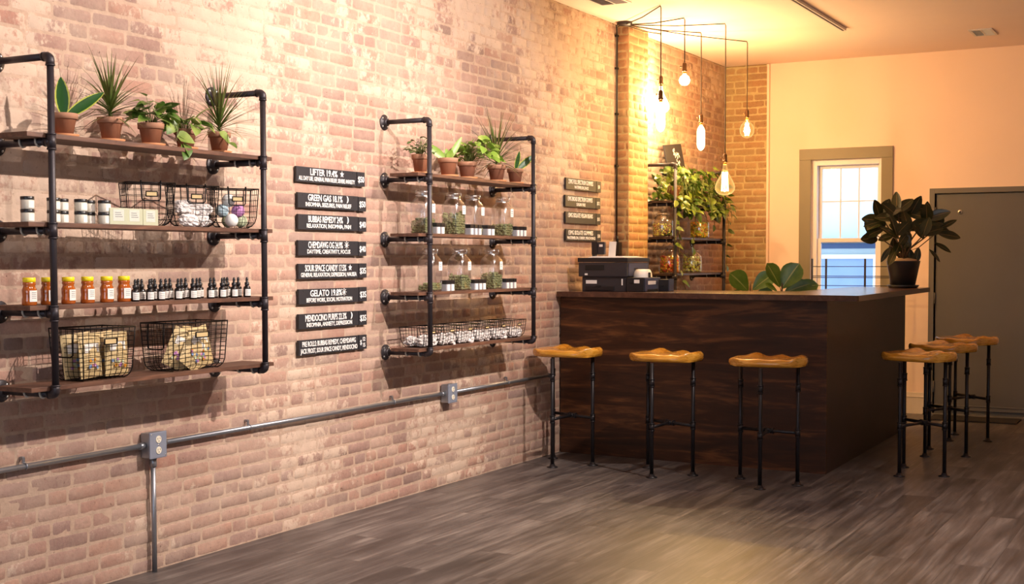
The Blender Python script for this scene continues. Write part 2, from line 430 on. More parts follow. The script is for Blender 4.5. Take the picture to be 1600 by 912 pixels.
w = struct(brick_wall('wall_left', 'brick_main', (0, 1.2, 0), (0, 1, 0), (1, 0, 0), YB-1.2, ZC, 3))
bk = MB(); bk.box((-.25, YF, 0), (-.006, YB+.3, ZC)); o = bk.build('wall_left_backing', 'plaster_side'); struct(o)
PX, PY0, PY1 = .10, 9.385, 9.77
o = struct(brick_wall('trim_1', 'brick_pier', (0, PY0, 0), (1, 0, 0), (0, -1, 0), PX, ZC, 5, .0045, .003, 3))
o2 = brick_wall('pier_side', 'brick_pier', (PX, PY0, 0), (0, 1, 0), (1, 0, 0), PY1-PY0, ZC, 6, .004, .003); struct(o2); o2.name = 'trim_2'
bk = MB(); bk.box((.0, PY0+.004, 0), (PX-.004, PY1, ZC)); struct(bk.build('trim_3', 'brick_pier'))
XBR = .405
struct(brick_wall('wall_back_brick', 'brick_back', (0, YB-.012, 0), (1, 0, 0), (0, -1, 0), XBR, ZC, 9, .004, .003))
# back wall plaster with the window and door openings
WX0, WX1, WZ0, WZ1 = .822, 1.461, .85, 2.284
DX0, DX1, DZ1 = 1.925, 2.90, 1.95
b = MB()
for lo, hi in [((-.25, 0), (WX0, ZC)), ((WX0, 0), (WX1, WZ0)), ((WX0, WZ1), (WX1, ZC)), ((WX1, 0), (DX0, ZC)), ((DX0, DZ1), (DX1, ZC)), ((DX1, 0), (XR, ZC))]:
    x0 = lo[0]
    b.box((x0, YB, lo[1]), (hi[0], YB+.2, hi[1]))
struct(b.build('wall_back', 'plaster'))
b = MB(); b.box((XBR, YB-.03, 0), (XBR+.022, YB, ZC-.005), .004); struct(b.build('trim_4', 'plaster'))
b = MB(); b.box((-.25, YF, -.1), (XR+.2, YB+.2, 0)); struct(b.build('floor', 'floor'))
b = MB(); b.box((-.25, YF, ZC), (XR+.2, YB+.2, ZC+.1)); struct(b.build('ceiling', 'ceiling'))
b = MB(); b.box((XR, YF, 0), (XR+.2, YB+.2, ZC)); struct(b.build('wall_right', 'plaster_side'))
# street side: shopfront opening behind the camera
b = MB()
b.box((-.25, YF-.2, 0), (1.6, YF, ZC)); b.box((5.4, YF-.2, 0), (XR+.2, YF, ZC)); b.box((1.6, YF-.2, 2.9), (5.4, YF, ZC)); b.box((1.6, YF-.2, 0), (5.4, YF, .5))
struct(b.build('wall_front', 'plaster_side'))
# baseboard
b = MB(); b.box((XBR+.022, YB-.016, 0), (WX0+1.06, YB, .15), .002); b.box((XBR+.022, YB-.012, .15), (WX0+1.06, YB, .19), .003); b.box((XBR+.022, YB-.020, .146), (WX0+1.06, YB, .156), .002)
struct(b.build('baseboard_back', 'baseboard'))
# door
d = struct(thing('door_1', None, None, (DX0, YB, 0)))
b = MB(); b.box((.012, .012, .012), (DX1-DX0-.012, .057, DZ1-.01), .002); b.build('door_slab', 'door_grey', d)
b = MB(); b.box((-.045, -.012, 0), (.0, .15, DZ1+.045), .003); b.box((DX1-DX0, -.012, 0), (DX1-DX0+.045, .15, DZ1+.045), .003); b.box((0, -.012, DZ1), (DX1-DX0, .15, DZ1+.045), .003)
b.box((0, .06, 0), (.03, .10, DZ1), .002); b.box((DX1-DX0-.03, .06, 0), (DX1-DX0, .10, DZ1), .002); b.box((.03, .06, DZ1-.03), (DX1-DX0-.03, .10, DZ1), .002); b.build('door_frame', 'door_frame', d)
for z in (1.78, 1.03, .25):
    b = MB(); b.tube([(.006, .0, z-.05), (.006, .0, z+.05)], .007); b.build('hinge', 'door_frame', d)
b = MB(); b.lathe([(.0, -.006), (.006, -.004), (.010, .004), (.017, .002), (.021, .010), (.0215, .014)], (.212, .0, 1.785), 20, 'y'); b.build('peephole', 'screw', d)
b = MB(); b.lathe([(.0, -.008), (.007, -.008), (.007, .0)], (.212, .0, 1.785), 16, 'y'); b.build('peephole_lens', 'dark', d)
b = MB(); b.box((.015, -.004, .05), (DX1-DX0-.015, .014, .085), .003); b.box((.015, -.010, .085), (DX1-DX0-.015, .014, .092), .002); b.build('door_sweep', 'door_frame', d)
b = MB(); b.box((0, -.03, 0), (DX1-DX0, .12, .014), .004); b.build('threshold', 'door_frame', d)
b = MB(); b.box((1.96, 11.50, 0), (2.68, 11.84, .012), .004); tag(b.build('door_mat', 'mat'), 'dark flat mat lying on the floor in front of the grey door', 'mat')
# window
d = struct(thing('window_1', None, None, (0, YB, 0)))
b = MB(); b.box((WX0-.108, -.02, WZ0-.1), (WX0, .0, WZ1), .002); b.box((WX1, -.02, WZ0-.1), (WX1+.10, .0, WZ1), .002); b.box((WX0-.108, -.024, WZ1), (WX1+.10, .0, WZ1+.10), .003)
b.box((WX0, -.02, WZ0-.1), (WX1, 0, WZ0), .002); b.build('casing', 'trim_taupe', d)
b = MB()
for x0, x1, z0, z1 in [(WX0, WX0+.045, WZ0, WZ1), (WX1-.03, WX1, WZ0, WZ1), (WX0+.045, WX1-.03, WZ1-.05, WZ1), (WX0+.045, WX1-.03, WZ0, WZ0+.04)]: b.box((x0, .03, z0), (x1, .17, z1), .003)
b.build('window_frame', 'sash_white', d)
def sash(y, x0, x1, z0, z1, sw, mz, nx, name):
    b = MB()
    for q in [(x0, x0+sw, z0, z1), (x1-sw, x1, z0, z1), (x0+sw, x1-sw, z0, z0+sw), (x0+sw, x1-sw, z1-sw, z1)]: b.box((q[0], y, q[2]), (q[1], y+.03, q[3]), .003)
    for k in range(1, nx): xm = x0+sw+(x1-x0-2*sw)*k/nx; b.box((xm-.006, y+.006, z0+sw), (xm+.006, y+.024, z1-sw), .001)
    if mz: b.box((x0+sw, y+.0065, mz-.006), (x1-sw, y+.0235, mz+.006), .001)
    s_ = b.build(name, 'sash_white', d)
    g = MB(); g.box((x0+sw-.003, y+.013, z0+sw-.003), (x1-sw+.003, y+.017, z1-sw+.003)); g.build('pane', 'window_glass', s_)
ZM = 1.545
sash(.10, WX0+.045, WX1-.03, ZM-.02, WZ1-.05, .03, 1.905, 3, 'upper_sash')
sash(.06, WX0+.042, WX1-.028, WZ0+.04, ZM+.022, .036, None, 1, 'lower_sash')
b = MB(); b.box((WX0-.13, -.05, WZ0-.03), (WX1+.12, .10, WZ0), .004); b.build('sill', 'trim_taupe', d)
# across the yard: pale neighbouring building
nb = thing('neighbouring_building', 'pale building across the yard seen through the window', 'building', (0, 15.5, 0))
b = MB(); b.box((-4, 0, 0), (5, .3, 6)); b.build('facade_wall', 'facade', nb)
b = MB(); b.box((-4, -.25, 1.58), (5, 0, 1.62)); b.box((-4, -.05, 1.50), (5, 0, 1.56)); b.build('ledge', 'facade_dark', nb)
for i, (x0, x1, z0, z1, mt) in enumerate([(-.75, -.25, .2, 1.38, 'facade_cyan'), (-.08, .58, .2, 1.38, 'facade_blue'), (.72, 1.30, .2, 1.38, 'facade_cyan'), (-.8, -.35, 1.40, 1.5, 'facade_blue')]):
    b = MB(); b.box((x0, -.03, z0), (x1, .02, z1)); f = b.build('facade_pane', mt, nb)
    b = MB()
    for q in [(x0-.06, x0, z0, z1+.05), (x1, x1+.06, z0, z1+.05), (x0, x1, z1, z1+.05)]: b.box((q[0], -.06, q[2]), (q[1], .0, q[3]))
    b.build('facade_trim', 'facade_white', f)
b = MB(); b.tube([(.98, -.1, 0), (.98, -.1, 2.15), (.93, -.1, 2.35), (.80, -.06, 2.55), (.80, -.06, 6)], .11, 10); b.build('downpipe', 'facade_white', nb)
b = MB(); b.box((-20, YB+.2, -.1), (30, 40, -.02)); o = b.build('yard_ground', 'ground_out'); struct(o)
b = MB(); b.box((-20, -30, -.12), (30, YF-.2, -.02)); o = b.build('street_ground', 'ground_out'); struct(o)

# ceiling fittings
def vent(name, label, x0, x1, y0, y1, seg=2):
    v = thing(name, label, 'vent', ((x0+x1)/2, (y0+y1)/2, ZC)); W, H = (x1-x0)/2, (y1-y0)/2
    b = MB()
    for q in [(-W, -W+.02, -H, H), (W-.02, W, -H, H), (-W+.02, W-.02, -H, -H+.02), (-W+.02, W-.02, H-.02, H), (-.005, .005, -H+.02, H-.02)]: b.box((q[0], q[2], -.008), (q[1], q[3], 0), .002)
    b.build('vent_frame', 'vent_white', v)
    b = MB(); b.box((-W+.02, -H+.02, -.002), (W-.02, H-.02, -.0005)); b.build('vent_duct', 'dark', v)
    b = MB(); n = 11
    for i in range(n):
        y = -H+.02+(2*H-.04)*(i+.5)/n; mt = Matrix.Translation((0, y, -.005)) @ Matrix.Rotation(R(35), 4, 'X')
        b.box((-W+.02, -.004, -.0006), (-.005, .004, .0006), 0, mt); mt = Matrix.Translation((0, y, -.005)) @ Matrix.Rotation(R(-50), 4, 'X'); b.box((.005, -.004, -.0006), (W-.02, .004, .0006), 0, mt)
    b.build('vent_slats', 'vent_white', v)
vent('ceiling_vent', 'small two-part ceiling vent at the far right above the grey door', 2.35, 2.53, 10.93, 11.25)
vent('ceiling_vent', 'ceiling vent above the brick wall, left of the pendant cord canopy', .22, .46, 8.27, 8.60)
t_ = thing('light_track', 'slim straight track fixed under the ceiling, white with a dark slot', 'track light', (1.505, 0, ZC))
b = MB(); b.box((-.02, 2.5, -.022), (.02, 10.38, 0), .002); b.build('track_rail', 'vent_white', t_)
b = MB(); b.box((-.0225, 2.5, -.020), (-.0195, 10.36, -.008)); b.box((-.006, 2.5, -.0245), (.006, 10.36, -.0215)); b.build('track_slot', 'dark', t_)

# ------------------------------------------------------------------ pipe shelf units
PR, FR, PD = .0135, .0168, .302       # pipe and fitting radius, distance of the posts from the wall
BX0, BX1, BT = .10, .286, .018        # boards
def flange(parent, y, z):
    b = MB(); b.lathe([(.044, .0), (.044, .007), (.041, .0095), (.026, .0105), (.022, .024), (.0215, .028), (.0135, .028)], (0, 0, 0), 24, 'x')
    f = b.build('flange', 'pipe_fit', parent, (.0, y, z))
    for k in range(4):
        a = PI/4+k*PI/2; b = MB(); b.lathe([(.0, .0145), (.0035, .014), (.0055, .0125), (.006, .009)], (0, math.cos(a)*.033, math.sin(a)*.033), 8, 'x'); b.build('screw', 'screw', f)
    return f
def pipe_unit(name, label, y0, y1, tops, zarm, yb0, yb1, board_mat='shelf_wood', foot=None, nposts=2):
    u = thing(name, label, 'shelf', (0, (y0+y1)/2, tops[0]), 0); oy, oz = (y0+y1)/2, tops[0]
    L = lambda y, z: (y-oy, z-oz)
    arms = [z-BT-PR for z in tops]
    for y in (y0, y1):
        yy = y-oy
        bot = arms[0] if foot is None else foot
        p = MB(); p.tube([(PD, yy, bot-oz), (PD, yy, zarm-oz)], PR, 12)
        # elbows, tees and couplings threaded on the post
        def elbow(z, dz):
            pts = [(PD-.034, yy, z)]
            for k in range(7):
                a = k/6*PI/2; pts.append((PD-.018+.018*math.sin(a), yy, z+dz*(.018-.018*math.cos(a))))
            pts.append((PD, yy, z+dz*.034)); p.tube(pts, FR, 12)
            p.tube([(PD-.036, yy, z), (PD-.030, yy, z)], FR+.0014, 12); p.tube([(PD, yy, z+dz*.030), (PD, yy, z+dz*.036)], FR+.0014, 12)
        elbow(zarm-oz, -1)
        if foot is None: elbow(arms[0]-oz, 1)
        for a in (arms[1:] if foot is None else arms):
            a -= oz; p.tube([(PD, yy, a-.028), (PD, yy, a+.028)], FR, 12); p.tube([(PD-.032, yy, a), (PD, yy, a)], FR, 12)
            for k in (-.028, .028): p.tube([(PD, yy, a+k-.003), (PD, yy, a+k+.003)], FR+.0014, 12)
            p.tube([(PD-.034, yy, a), (PD-.028, yy, a)], FR+.0014, 12)
        if foot is not None: p.lathe([(.044, 0), (.044, .008), (.024, .011), (.022, .026), (.013, .026)], (PD, yy, foot-oz), 20)
        p.build('post', 'pipe', u)
        for z in [zarm]+arms:
            b = MB(); b.tube([(0, 0, 0), (PD-.02, 0, 0)], PR, 12); a = b.build('arm', 'pipe', u, (0, yy, z-oz))
            flange(u, yy, z-oz)
            if z != zarm:
                for x in (.15, .235):
                    b = MB(); pts = [(x, -PR-.004, .013), (x, -PR-.003, 0)]+[(x, -(PR+.002)*math.cos(q), -(PR+.002)*math.sin(q)) for q in (0.4, .9, 1.57, 2.2, 2.8)]+[(x, PR+.003, .0), (x, PR+.004, .013)]
                    b.tube(pts, .0045, 6); b.build('pipe_strap', 'clamp', a)
    for z in tops:
        b = MB(); b.box((BX0, yb0-oy, -BT), (BX1, yb1-oy, 0), .0025); b.build('shelf_board', board_mat, u, (0, 0, z-oz))
    return u
TOPS = [.903, 1.208, 1.519, 1.851]
TOPR = [.886, 1.197, 1.522, 1.854]
pipe_unit('pipe_shelf_unit', 'black pipe shelf unit at the left edge, holding honey jars and large baskets', 3.50, 4.73, TOPS, 2.136, 3.40, 4.812)
pipe_unit('pipe_shelf_unit', 'black pipe shelf unit right of the menu signs, holding glass jars and small wire baskets', 6.156, 7.397, TOPR, 2.146, 6.065, 7.48)
TOPC = [1.262, 1.556, 1.846]
pipe_unit('pipe_shelf_unit', 'black pipe rack in the back corner holding the trailing vine and candy jars', 9.855, 11.024, TOPC, 2.134, 9.79, 11.10, 'rack_wood', foot=0.0)

# ------------------------------------------------------------------ menu signs
def text_mesh(txt, h, wmax, bold=.012):
    cu = bpy.data.curves.new('t', 'FONT'); cu.body = txt; cu.size = 1; cu.offset = bold; cu.extrude = .006; cu.space_character = .95; cu.resolution_u = 2
    o = bpy.data.objects.new('t', cu); COL.objects.link(o); dg = bpy.context.evaluated_depsgraph_get(); me = bpy.data.meshes.new_from_object(o.evaluated_get(dg))
    bpy.data.objects.remove(o); bpy.data.curves.remove(cu)
    co = np.array([v.co[:] for v in me.vertices]); mn, mx = co.min(0), co.max(0)
    ch = .72
    sy = h/ch; sx = min(sy*.95, wmax/(mx[0]-mn[0]))
    return me, mn, mx, sx, sy
def lettering(parent, rows, W, name='lettering', thick=.0012):
    """rows: (text, height, centre y, centre z, max width); face lies in the x = 0 plane of the parent, looking to +x"""
    bm = bmesh.new()
    for txt, h, cy_, cz, wm in rows:
        me, mn, mx, sx, sy = text_mesh(txt, h, wm)
        t = bmesh.new(); t.from_mesh(me); bpy.data.meshes.remove(me)
        jt = random.uniform(-.0004, .0004)
        for v in t.verts:
            x, y, z = v.co; v.co = (thick*(z > 0)+.0001, cy_+(x-(mn[0]+mx[0])/2)*sx, cz+(y-.36)*sy+jt)
        tm = bpy.data.meshes.new('q'); t.to_mesh(tm); t.free(); bm.from_mesh(tm); bpy.data.meshes.remove(tm)
    me = bpy.data.meshes.new(name); bm.to_mesh(me); bm.free(); me.materials.append(M['chalk'])
    o = bpy.data.objects.new(name, me); COL.objects.link(o); o.parent = parent; return o
def symbol(parent, kind, y, z, s):
    b = MB(); b.norecalc = False
    if kind == 'star':
        pts = [((s if k % 2 == 0 else s*.42)*math.sin(k*PI/5), (s if k % 2 == 0 else s*.42)*math.cos(k*PI/5)) for k in range(10)]
    elif kind == 'moon':
        pts = [(s*math.sin(a), s*math.cos(a)) for a in np.linspace(.2, PI-.2, 9)]+[(s*.45*math.sin(a)+.0, s*.92*math.cos(a)) for a in np.linspace(PI-.3, .3, 7)]
    if kind in ('star', 'moon'):
        vs = [b.b.verts.new((.0012, y+p, z+q)) for p, q in pts]; c = b.b.verts.new((.0012, y+(0 if kind == 'star' else s*.72), z))
        if kind == 'star':
            for i in range(len(vs)): b.face([c, vs[i], vs[(i+1) % len(vs)]])
        else:
            n = 9; inner = vs[n:][::-1]
            for i in range(n-1):
                a, c_ = inner[min(int(i*6/8), 6)], inner[min(int((i+1)*6/8), 6)]
                b.face([vs[i], vs[i+1], c_]+([a] if a != c_ else []))
    else:
        for k in range(8):
            a = k*PI/4; d = Vector((0, math.sin(a), math.cos(a))); q = Vector((.0008, y, z)); b.tube([q+d*s*.35, q+d*s*1.1], s*.09, 5)
        b.lathe([(s*.34, 0), (s*.34, .001)], (.0002, y, z), 10, 'x')
    return b.build('symbol', 'chalk', parent)
def sign(y0, y1, z, h, rows, label, cat='sign', group=None, sym=None, name='menu_sign'):
    s = thing(name, label, cat, (.022, (y0+y1)/2, z), 0, group); W = y1-y0
    b = MB(); b.box((-.014, -W/2, -h/2), (0, W/2, h/2), .0015); b.build('board', 'slate', s)
    for yy in ((-W*.43, W*.43) if W > .2 else (0,)): b = MB(); b.lathe([(.0025, .0), (.0022, .0012), (0, .0018)], (0, yy, h*.36), 8, 'x'); b.build('nail', 'dark', s)
    lettering(s, [(t, hh, cy, cz, wm) for t, hh, cy, cz, wm in rows], W)
    if sym: symbol(s, *sym)
    return s
SG = [  # top-left px of board, top line, bottom line, price, symbol
 (259, 'LIFTER 19.4%', 'ALL DAY USE, GENERAL PAIN RELIEF, SEVERE ANXIETY', '$50', 'star', 'topmost'),
 (300, 'GREEN GAS 18.1%', 'INSOMNIA, SEIZURES, PAIN RELIEF', '$50', 'moon', 'second from the top'),
 (334, 'BUBBAS REMEDY 24%', 'RELAXATION, INSOMNIA, PAIN', '$40', 'moon', 'third from the top'),
 (375, 'CHEMDAWG OG 24.9%', 'DAYTIME, CREATIVITY, FOCUS', '$40', 'sun', 'fourth from the top'),
 (412, 'SOUR SPACE CANDY 17.5%', 'GENERAL RELAXATION, DEPRESSION, NAUSEA', '$35', 'star', 'fourth from the bottom'),
 (452, 'GELATO 19.8%', 'BEFORE WORK, SOCIAL MOTIVATION', '$35', 'sun', 'third from the bottom'),
 (491, 'MENDOCINO PURPS 22.3%', 'INSOMNIA, ANXIETY, DEPRESSION', '$35', 'moon', 'second from the bottom'),
 (532, 'PRE ROLLS: BUBBAS REMEDY, CHEMDAWG', 'JACK FROST, SOUR SPACE CANDY, MENDOCINO', '$12', None, 'bottom')]
xs = [463, 465.5, 466, 466, 466.5, 467, 467, 467]
for i, (py, a, c, pr, sy, ordn) in enumerate(SG):
    p = wx(xs[i], py, .022); h = .078; y0, y1 = p.y, p.y+.525; z = p.z-h/2
    if sy: rows = [(a, .034, -.03, .017, .30 if len(a) < 18 else .36), (c, .022, 0.0, -.018, .49 if len(c) > 36 else .40)]
    else: rows = [(a, .027, 0, .018, .47), (c, .025, 0, -.018, .50)]
    wtxt = min(len(a)*.0205, rows[0][4])
    sign(y0, y1, z, h, rows, f'{ordn} black menu sign of eight, lettered {a.split(":")[0].lower() if not sy else a.rsplit(" ",1)[0].lower()}', group='menu signs between the shelf units', sym=(sy, min(.20, -.03+wtxt/2+.035), .017, .019 if sy != 'moon' else .020) if sy else None)
    rows = [(pr, .033, 0, .0, .058)] if sy else [('$', .026, -.020, .0, .02), ('12', .022, .010, .017, .03), ('15', .022, .010, -.015, .03)]
    sign(y1+.006, y1+.078, z+random.uniform(-.002, .002), h, rows, f'black price plate beside the {ordn} menu sign of eight', group='price plates of the tall stack', name='price_sign')
SR = [(277, '25MG FULL SPECTRUM GUMMIES', 'WATERMELON, 2PACK', '$8', 'topmost', 884.5), (304, '15MG BROAD SPECTRUM GUMMIES', 'SUGAR FREE', '$12', 'second from the top', 883.5), (330, '15MG ISOLATE VEGAN BEARS', '', '$15', 'third from the top', 884), (357.5, '15MG ISOLATE GUMMIES', 'WATERMELON, CHERRY, PEACH RINGS', '$10', 'lowest', 884.5)]
for py, a, c, pr, ordn, px in SR:
    p = wx(px, py, .022); h = .083; y0, y1 = p.y, p.y+.515; z = p.z-h/2
    rows = [(a, .032, -.01, .018, .42)]+([(c, .022, 0, -.02, .48 if len(c) > 20 else .24)] if c else [])
    sign(y0, y1, z, h, rows, f'{ordn} of the four grey lettered signs on the wall above the printer', group='menu signs above the printer')
    sign(y1+.008, y1+.085, z, h, [(pr, .026, 0, 0, .045)], f'small price plate beside the {ordn} sign of the four above the printer', group='price plates above the printer', name='price_sign')

# ------------------------------------------------------------------ conduit
CX = .03; ZCON = .567
def conduit(y0, y1, label, vertical=None):
    c = thing('conduit', label, 'pipe', (CX, (y0+y1)/2, ZCON)); oy = (y0+y1)/2
    b = MB(); b.tube([(0, y0-oy, wz0(y0)), (0, y1-oy, wz0(y1))], .0115, 12); b.build('conduit_pipe', 'galv', c)
    return c, oy
def wz0(y): return 0.0
YJ1, YJ2 = wx(238, 695, .03).y, wx(700, 617, .03).y
ends = [(2.4, YJ1-.05), (YJ1+.05, YJ2-.05), (YJ2+.05, 8.18)]
for (a, e), lb in zip(ends, ['grey metal conduit pipe running from the left edge to the first outlet box', 'grey metal conduit pipe running low on the wall between the two outlet boxes', 'grey metal conduit pipe running from the second outlet box to the counter']):
    c, oy = conduit(a, e, lb)
    b = MB(); 
    for y, s in ((a, 1), (e, -1)): b.tube([(0, y-oy, 0), (0, y+s*.03-oy, 0)], .0155, 10)
    b.build('coupling', 'galv', c)
    ys = {0: [wx(39, 727, .03).y], 1: [wx(389.5, 667, .03).y, wx(615, 630, .03).y], 2: [7.55]}[ends.index((a, e))]
    for y in ys:
        b = MB(); b.tube([(.0135*math.cos(q)-.0, y-oy, .0135*math.sin(q)) for q in np.linspace(-1.2, PI*.75, 8)], .003, 5); b.box((-.012, y-oy-.006, .012), (-.006, y-oy+.006, .034)); b.box((-.024, y-oy-.006, .026), (-.008, y-oy+.006, .038), .002)
        b.build('conduit_clamp', 'galv', c)
c = thing('conduit', 'vertical grey conduit pipe dropping from the first outlet box to the floor', 'pipe', (CX, YJ1+.004, 0))
b = MB(); b.tube([(0, 0, .0), (0, 0, ZCON-.075)], .0115, 12); b.build('conduit_pipe', 'galv', c)
b = MB(); b.tube([(0, 0, ZCON-.10), (0, 0, ZCON-.062)], .0155, 10); b.build('coupling', 'galv', c)
for y, lb in ((YJ1, 'grey outlet box left, on the conduit below the left shelf unit'), (YJ2, 'grey outlet box on the conduit below the shelf unit of glass jars')):
    j = thing('outlet_box', lb, 'outlet', (0.01, y, ZCON))
    b = MB(); b.box((0, -.05, -.055), (.05, .05, .055), .006); b.build('box', 'pipe_fit' if 0 else 'galv', j)
    b = MB(); b.box((.05, -.052, -.058), (.056, .052, .058), .005); b.build('cover', 'box_grey', j)
    for z in (-.024, .024):
        b = MB(); b.lathe([(.0165, .056), (.0165, .0585), (.015, .0595)], (0, 0, z), 20, 'x'); s = b.build('receptacle', 'ivory', j)
        b = MB(); b.box((.0594, -.0075, z), (.0600, -.0055, z+.008)); b.box((.0594, .0055, z+.001), (.0600, .0075, z+.008)); b.lathe([(.0025, .0594), (.0025, .06)], (0, 0, z-.007), 8, 'x'); b.build('slots', 'dark', s)
    b = MB()
    for yy, z in ((-.043, .048), (.043, -.048), (0, 0)): b.lathe([(.004, .056), (.003, .058), (0, .0582)], (0, yy, z), 8, 'x')
    b.build('cover_screw', 'screw', j)

# ------------------------------------------------------------------ plants
def pot_parts(t, r, h, mats=('terracotta', 'terra_rim'), saucer=True, tilt=None, sr=1.12):
    z0 = .010 if saucer else 0
    b = MB(); b.lathe([(0, z0), (r*.66, z0), (r*.88, z0+h*.72), (r*.90, z0+h*.73), (r, z0+h*.735), (r*1.03, z0+h*.99), (r*1.02, z0+h), (r*.93, z0+h), (r*.91, z0+h*.9), (0, z0+h*.9)], (0, 0, 0), 28)
    b.mats = []; b.mats = list(mats)
    for f in b.b.faces:
        zc = f.calc_center_median().z
        f.material_index = 1 if zc > z0+h*.733 else 0
    b.build('pot', None, t)
    b = MB(); b.lathe([(0, z0+h*.905), (r*.5, z0+h*.93), (r*.9, z0+h*.905)], (0, 0, 0), 20); b.build('soil', 'soil', t)
    if saucer:
        b = MB(); b.lathe([(0, 0), (r*.85*sr, 0), (r*sr, .012), (r*sr*.96, .013), (r*.8*sr, .004), (0, .004)], (0, 0, 0), 28); b.build('saucer', 'saucer', t)
    return z0+h*.92
def plant(name, label, loc, r, h, group=None, mats=('terracotta', 'terra_rim'), cat='plant', saucer=True, sr=1.12):
    t = thing(name, label, cat, loc, 0, group); z = pot_parts(t, r, h, mats, saucer, None, sr); return t, z
def dirv(az, el): return Vector((math.cos(az)*math.cos(el), math.sin(az)*math.cos(el), math.sin(el)))
def snake(t, z, leaves, mat='leaf_snake'):
    b = MB()
    for az, el, L, W in leaves:
        d = dirv(az, el); b.leaf((0, 0, z-.01), d, L, W, .02, (.72, -.66, .15), 'oval', .25, 8)
    b.build('leaves', mat, t)
def spiky(t, z, n, L, seed, mat='leaf_dracaena', W=.011, top=1.45, low=-.15, up=.03):
    rng = random.Random(seed); b = MB(); b.tube([(0, 0, z-.01), (0, 0, z+up+.02)], .006, 6)
    for i in range(n):
        f = i/n; el = low+(top-low)*(f**.95); az = i*2.399+rng.uniform(-.3, .3); l = L*rng.uniform(.72, 1.08)*(1.0 if el > .2 else .85)
        d = dirv(az, el)
        if d.x < 0 and abs(d.x)*l > .16: d.x = -.16/l; d.normalize()
        b.leaf((0, 0, z+up*(.2+f)), d, l, W, rng.uniform(.15, .7), None, 'blade', .25, 7)
    b.build('leaves', mat, t)
def bushy(t, z, n, R_, H_, seed, mat, L=(.045, .075), shape='heart', c=(0, 0), droop=.8, vine=None, squash=1.0, xmin=-.15):
    rng = random.Random(seed); b = MB(); s = MB()
    for i in range(n):
        az = i*2.399+rng.uniform(-.4, .4); rr = R_*math.sqrt(rng.random()); hh = H_*(1-(rr/R_)**2*.55)*rng.uniform(.35, 1.0)
        p = Vector((max(xmin, c[0]+rr*math.cos(az)*squash), c[1]+rr*math.sin(az), z+hh)); l = rng.uniform(*L)
        mid = Vector((p.x*.4, p.y*.4, z+hh*.65)); s.tube([(p.x*.12, p.y*.12, z-.01), mid, p], .0013, 4, rs=[.002, .0015, .001])
        d = dirv(az+rng.uniform(-.7, .7), rng.uniform(-.5, .5)); b.leaf(p, d, l, l*.68, droop*rng.uniform(.4, 1), dirv(rng.uniform(0, 6.28), 1.0), shape, .18, 6)
    if vine:
        for pts in vine:
            pts = [Vector(q) for q in pts]; s.tube(pts, .0018, 5)
            for i in range(1, len(pts)):
                for k in range(1):
                    q = pts[i-1].lerp(pts[i], .8); l = rng.uniform(*L); d = dirv(rng.uniform(-1.8, 1.8), rng.uniform(-.8, .1)); b.leaf(q, d, l, l*.68, .6, dirv(0, .4), shape, .18, 6)
    s.build('stems', 'stem', t); b.build('leaves', mat, t)
def yat(px, py, x): return wx(px, py, x).y
ZT = TOPS[3]; xp = .195
# left unit, top shelf.  (+x faces the room, +y runs away from the camera)
t, z = plant('potted_snake_plant', 'snake plant with two broad yellow-edged leaves in a terracotta pot, leftmost on the left unit', (xp, yat(100, 205, xp), ZT), .052, .083)
snake(t, z, [(-1.2, 1.45, .155, .056), (.95, .62, .185, .046)])
t, z = plant('potted_dracaena', 'spiky dragon plant in a terracotta pot beside the snake plant on the left unit', (xp, yat(173, 212, xp), ZT), .052, .090)
spiky(t, z, 70, .26, 21, W=.013, up=.05)
t, z = plant('potted_pothos', 'bushy pothos in a terracotta pot in the middle of the left unit top shelf', (xp, yat(236, 220, xp), ZT), .054, .087)
bushy(t, z, 46, .08, .125, 5, 'leaf_pothos', (.05, .075), droop=.45, vine=[[(.03, .05, z), (.05, .09, z+.01), (.05, .12, z-.04), (.07, .14, z-.075)]])
t, z = plant('potted_pothos', 'pothos with long arching stems, second plant from the right on the left unit', (xp, yat(290, 226, xp), ZT), .05, .080, mats=('terra_dark', 'terra_rim'))
bushy(t, z, 18, .07, .07, 8, 'leaf_pothos', (.055, .085), vine=[[(.03, .04, z), (.06, .10, z+.03), (.07, .15, z+.0), (.075, .19, z-.05)], [(.0, -.04, z), (.05, -.10, z+.02), (.06, -.12, z-.05), (.07, -.06, z-.085)]])
b = MB(); b.leaf((0, .02, z), dirv(1.2, 1.1), .20, .026, .9, None, 'oval', .3, 9); b.leaf((0, -.02, z), dirv(-1.6, .8), .13, .026, .5, None, 'oval', .3, 9); b.build('leaves', 'leaf_pothos_bright', t)
t, z = plant('potted_dracaena', 'tall grassy dragon plant in a terracotta pot at the right end of the left unit', (xp, yat(343, 231, xp), ZT), .050, .086)
spiky(t, z, 66, .28, 4, W=.012, top=1.52, low=-.05, up=.05)
